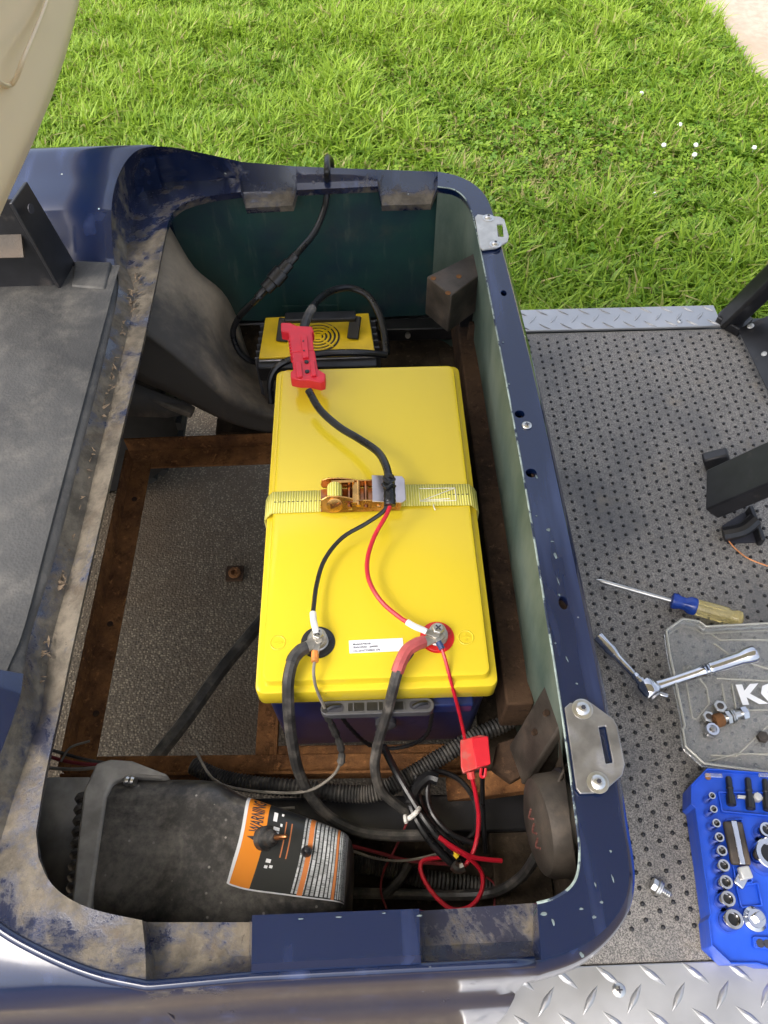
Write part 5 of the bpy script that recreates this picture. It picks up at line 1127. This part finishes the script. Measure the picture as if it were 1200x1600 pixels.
T = thing('hex_key', at(1180,1246,DZ), 'small white metal bit between two black nut drivers', 'bit'); b = MB(); b.beam(at(1152,1245,DZ+.005), at(1200,1249,DZ+.005), .004, .004); b.build('shaft', M['whiteplate'], T, bevel=.0006)
b = MB(); b.lathe([(.006,0),(.0065,.004),(.005,.008),(.002,.009)], at(1181,1247,DZ), n=9); b.build('head', M['whiteplate'], T)
# loose nuts and bolt on the lid
NZ = LF+.002
def nut(u, v, r, label, mat='steel', axis=(0,0,1), h=.007):
    c = at(u, v, NZ+.001) ; T = thing('hex_nut', c, label, 'nut', 'loose nuts on the clear lid')
    b = MB(); b.lathe([(r*.92,0),(r,.0008),(r,h-.0008),(r*.9,h)], c, axis, 6); o = b.build('body', M[mat], T, bevel=.0003)
    zz_ = Vector(axis).normalized(); b = MB(); b.lathe([(r*.5,h),(r*.5,h+.0004)], c, axis, 14); b.build('bore', M['browned'], T)
nut(1123,1106,.0095,'hex nut farthest back among the loose nuts'); nut(1105,1122,.0085,'leftmost loose hex nut on the lid'); 
c = at(1110,1143,NZ+.001); T = thing('acorn_spacer', c, 'shiny round flanged nut nearest the blue tray', 'nut')
b = MB(); b.lathe([(.0095,0),(.0098,.002),(.0092,.009),(.0085,.0105),(.0055,.0105),(.005,.009)], c, n=24); b.build('body', M['chrome'], T); b = MB(); b.lathe([(.004,.009),(.0038,.013),(.001,.0138)], c, n=14); b.build('stud', M['dullsteel'], T)
a, e = at(1120,1126,NZ+.008), at(1166,1113,NZ+.010); ax = (e-a).normalized(); T = thing('hex_bolt', V(a.x, a.y, NZ), 'short hex bolt with nut and washers lying on the clear lid', 'bolt'); L = (e-a).length
b = MB(); b.lathe([(.0055,0),(.0055,L)], a, ax, 14); b.build('shank', M['steel'], T)
b = MB(); b.lathe([(.0085,-.004),(.0095,0),(.0095,.007),(.0085,.009)], a, ax, 10); b.build('rusty_sleeve', M['rust'], T)
b = MB(); b.lathe([(.0098,.013),(.0098,.019)], a, ax, 6); b.build('nut', M['steel'], T, bevel=.0004)
b = MB(); b.lathe([(.0105,.020),(.0105,.0215)], a, ax, 20); b.lathe([(.0095,.023),(.0095,.0255)], a, ax, 20); b.build('washer', M['steel'], T)
b = MB(); b.lathe([(.0095,L-.008),(.0095,L)], a, ax, 6); b.build('head', M['chrome'], T, bevel=.0004)
nut(1190,1153,.008,'reddish brown hex nut under the lid ridge at the frame edge', 'browned')
# bolt on mat
a, e = at(1018,1380,FZ+.009), at(1047,1399,FZ+.006); ax = (e-a).normalized(); L = (e-a).length
T = thing('flange_bolt', V(a.x, a.y, FZ), 'small silver bolt with washer lying alone on the mat', 'bolt')
b = MB(); b.lathe([(.0075,0),(.008,.001),(.008,.007)], a, ax, 6); b.build('head', M['steel'], T, bevel=.0004)
b = MB(); b.lathe([(.0105,.0072),(.0105,.009),(.0095,.010),(.0095,.012)], a, ax, 22); b.build('washer', M['steel'], T)
b = MB(); b.tube([a+ax*.010, a+ax*L], .0042, 10, 12, rfun=lambda i, n: 1.06 if i % 2 else .92); b.build('threaded_shank', M['steel'], T)
# rusty square washer on the concrete
c = at(367,897,.001); T = thing('square_washer', c, 'rusty square washer lying on the concrete under the cart', 'washer')
b = MB(); b.rings([rrect(c.x, c.y, z, .036, .036, .004) for z in (.001, .005)]); b.build('plate', M['darkrust'], T, bevel=.0008)
b = MB(); b.lathe([(.0125,.0052),(.0125,.008),(.007,.009),(.006,.0056)], (c.x, c.y, 0), n=18); b.build('raised_ring', M['rust'], T)
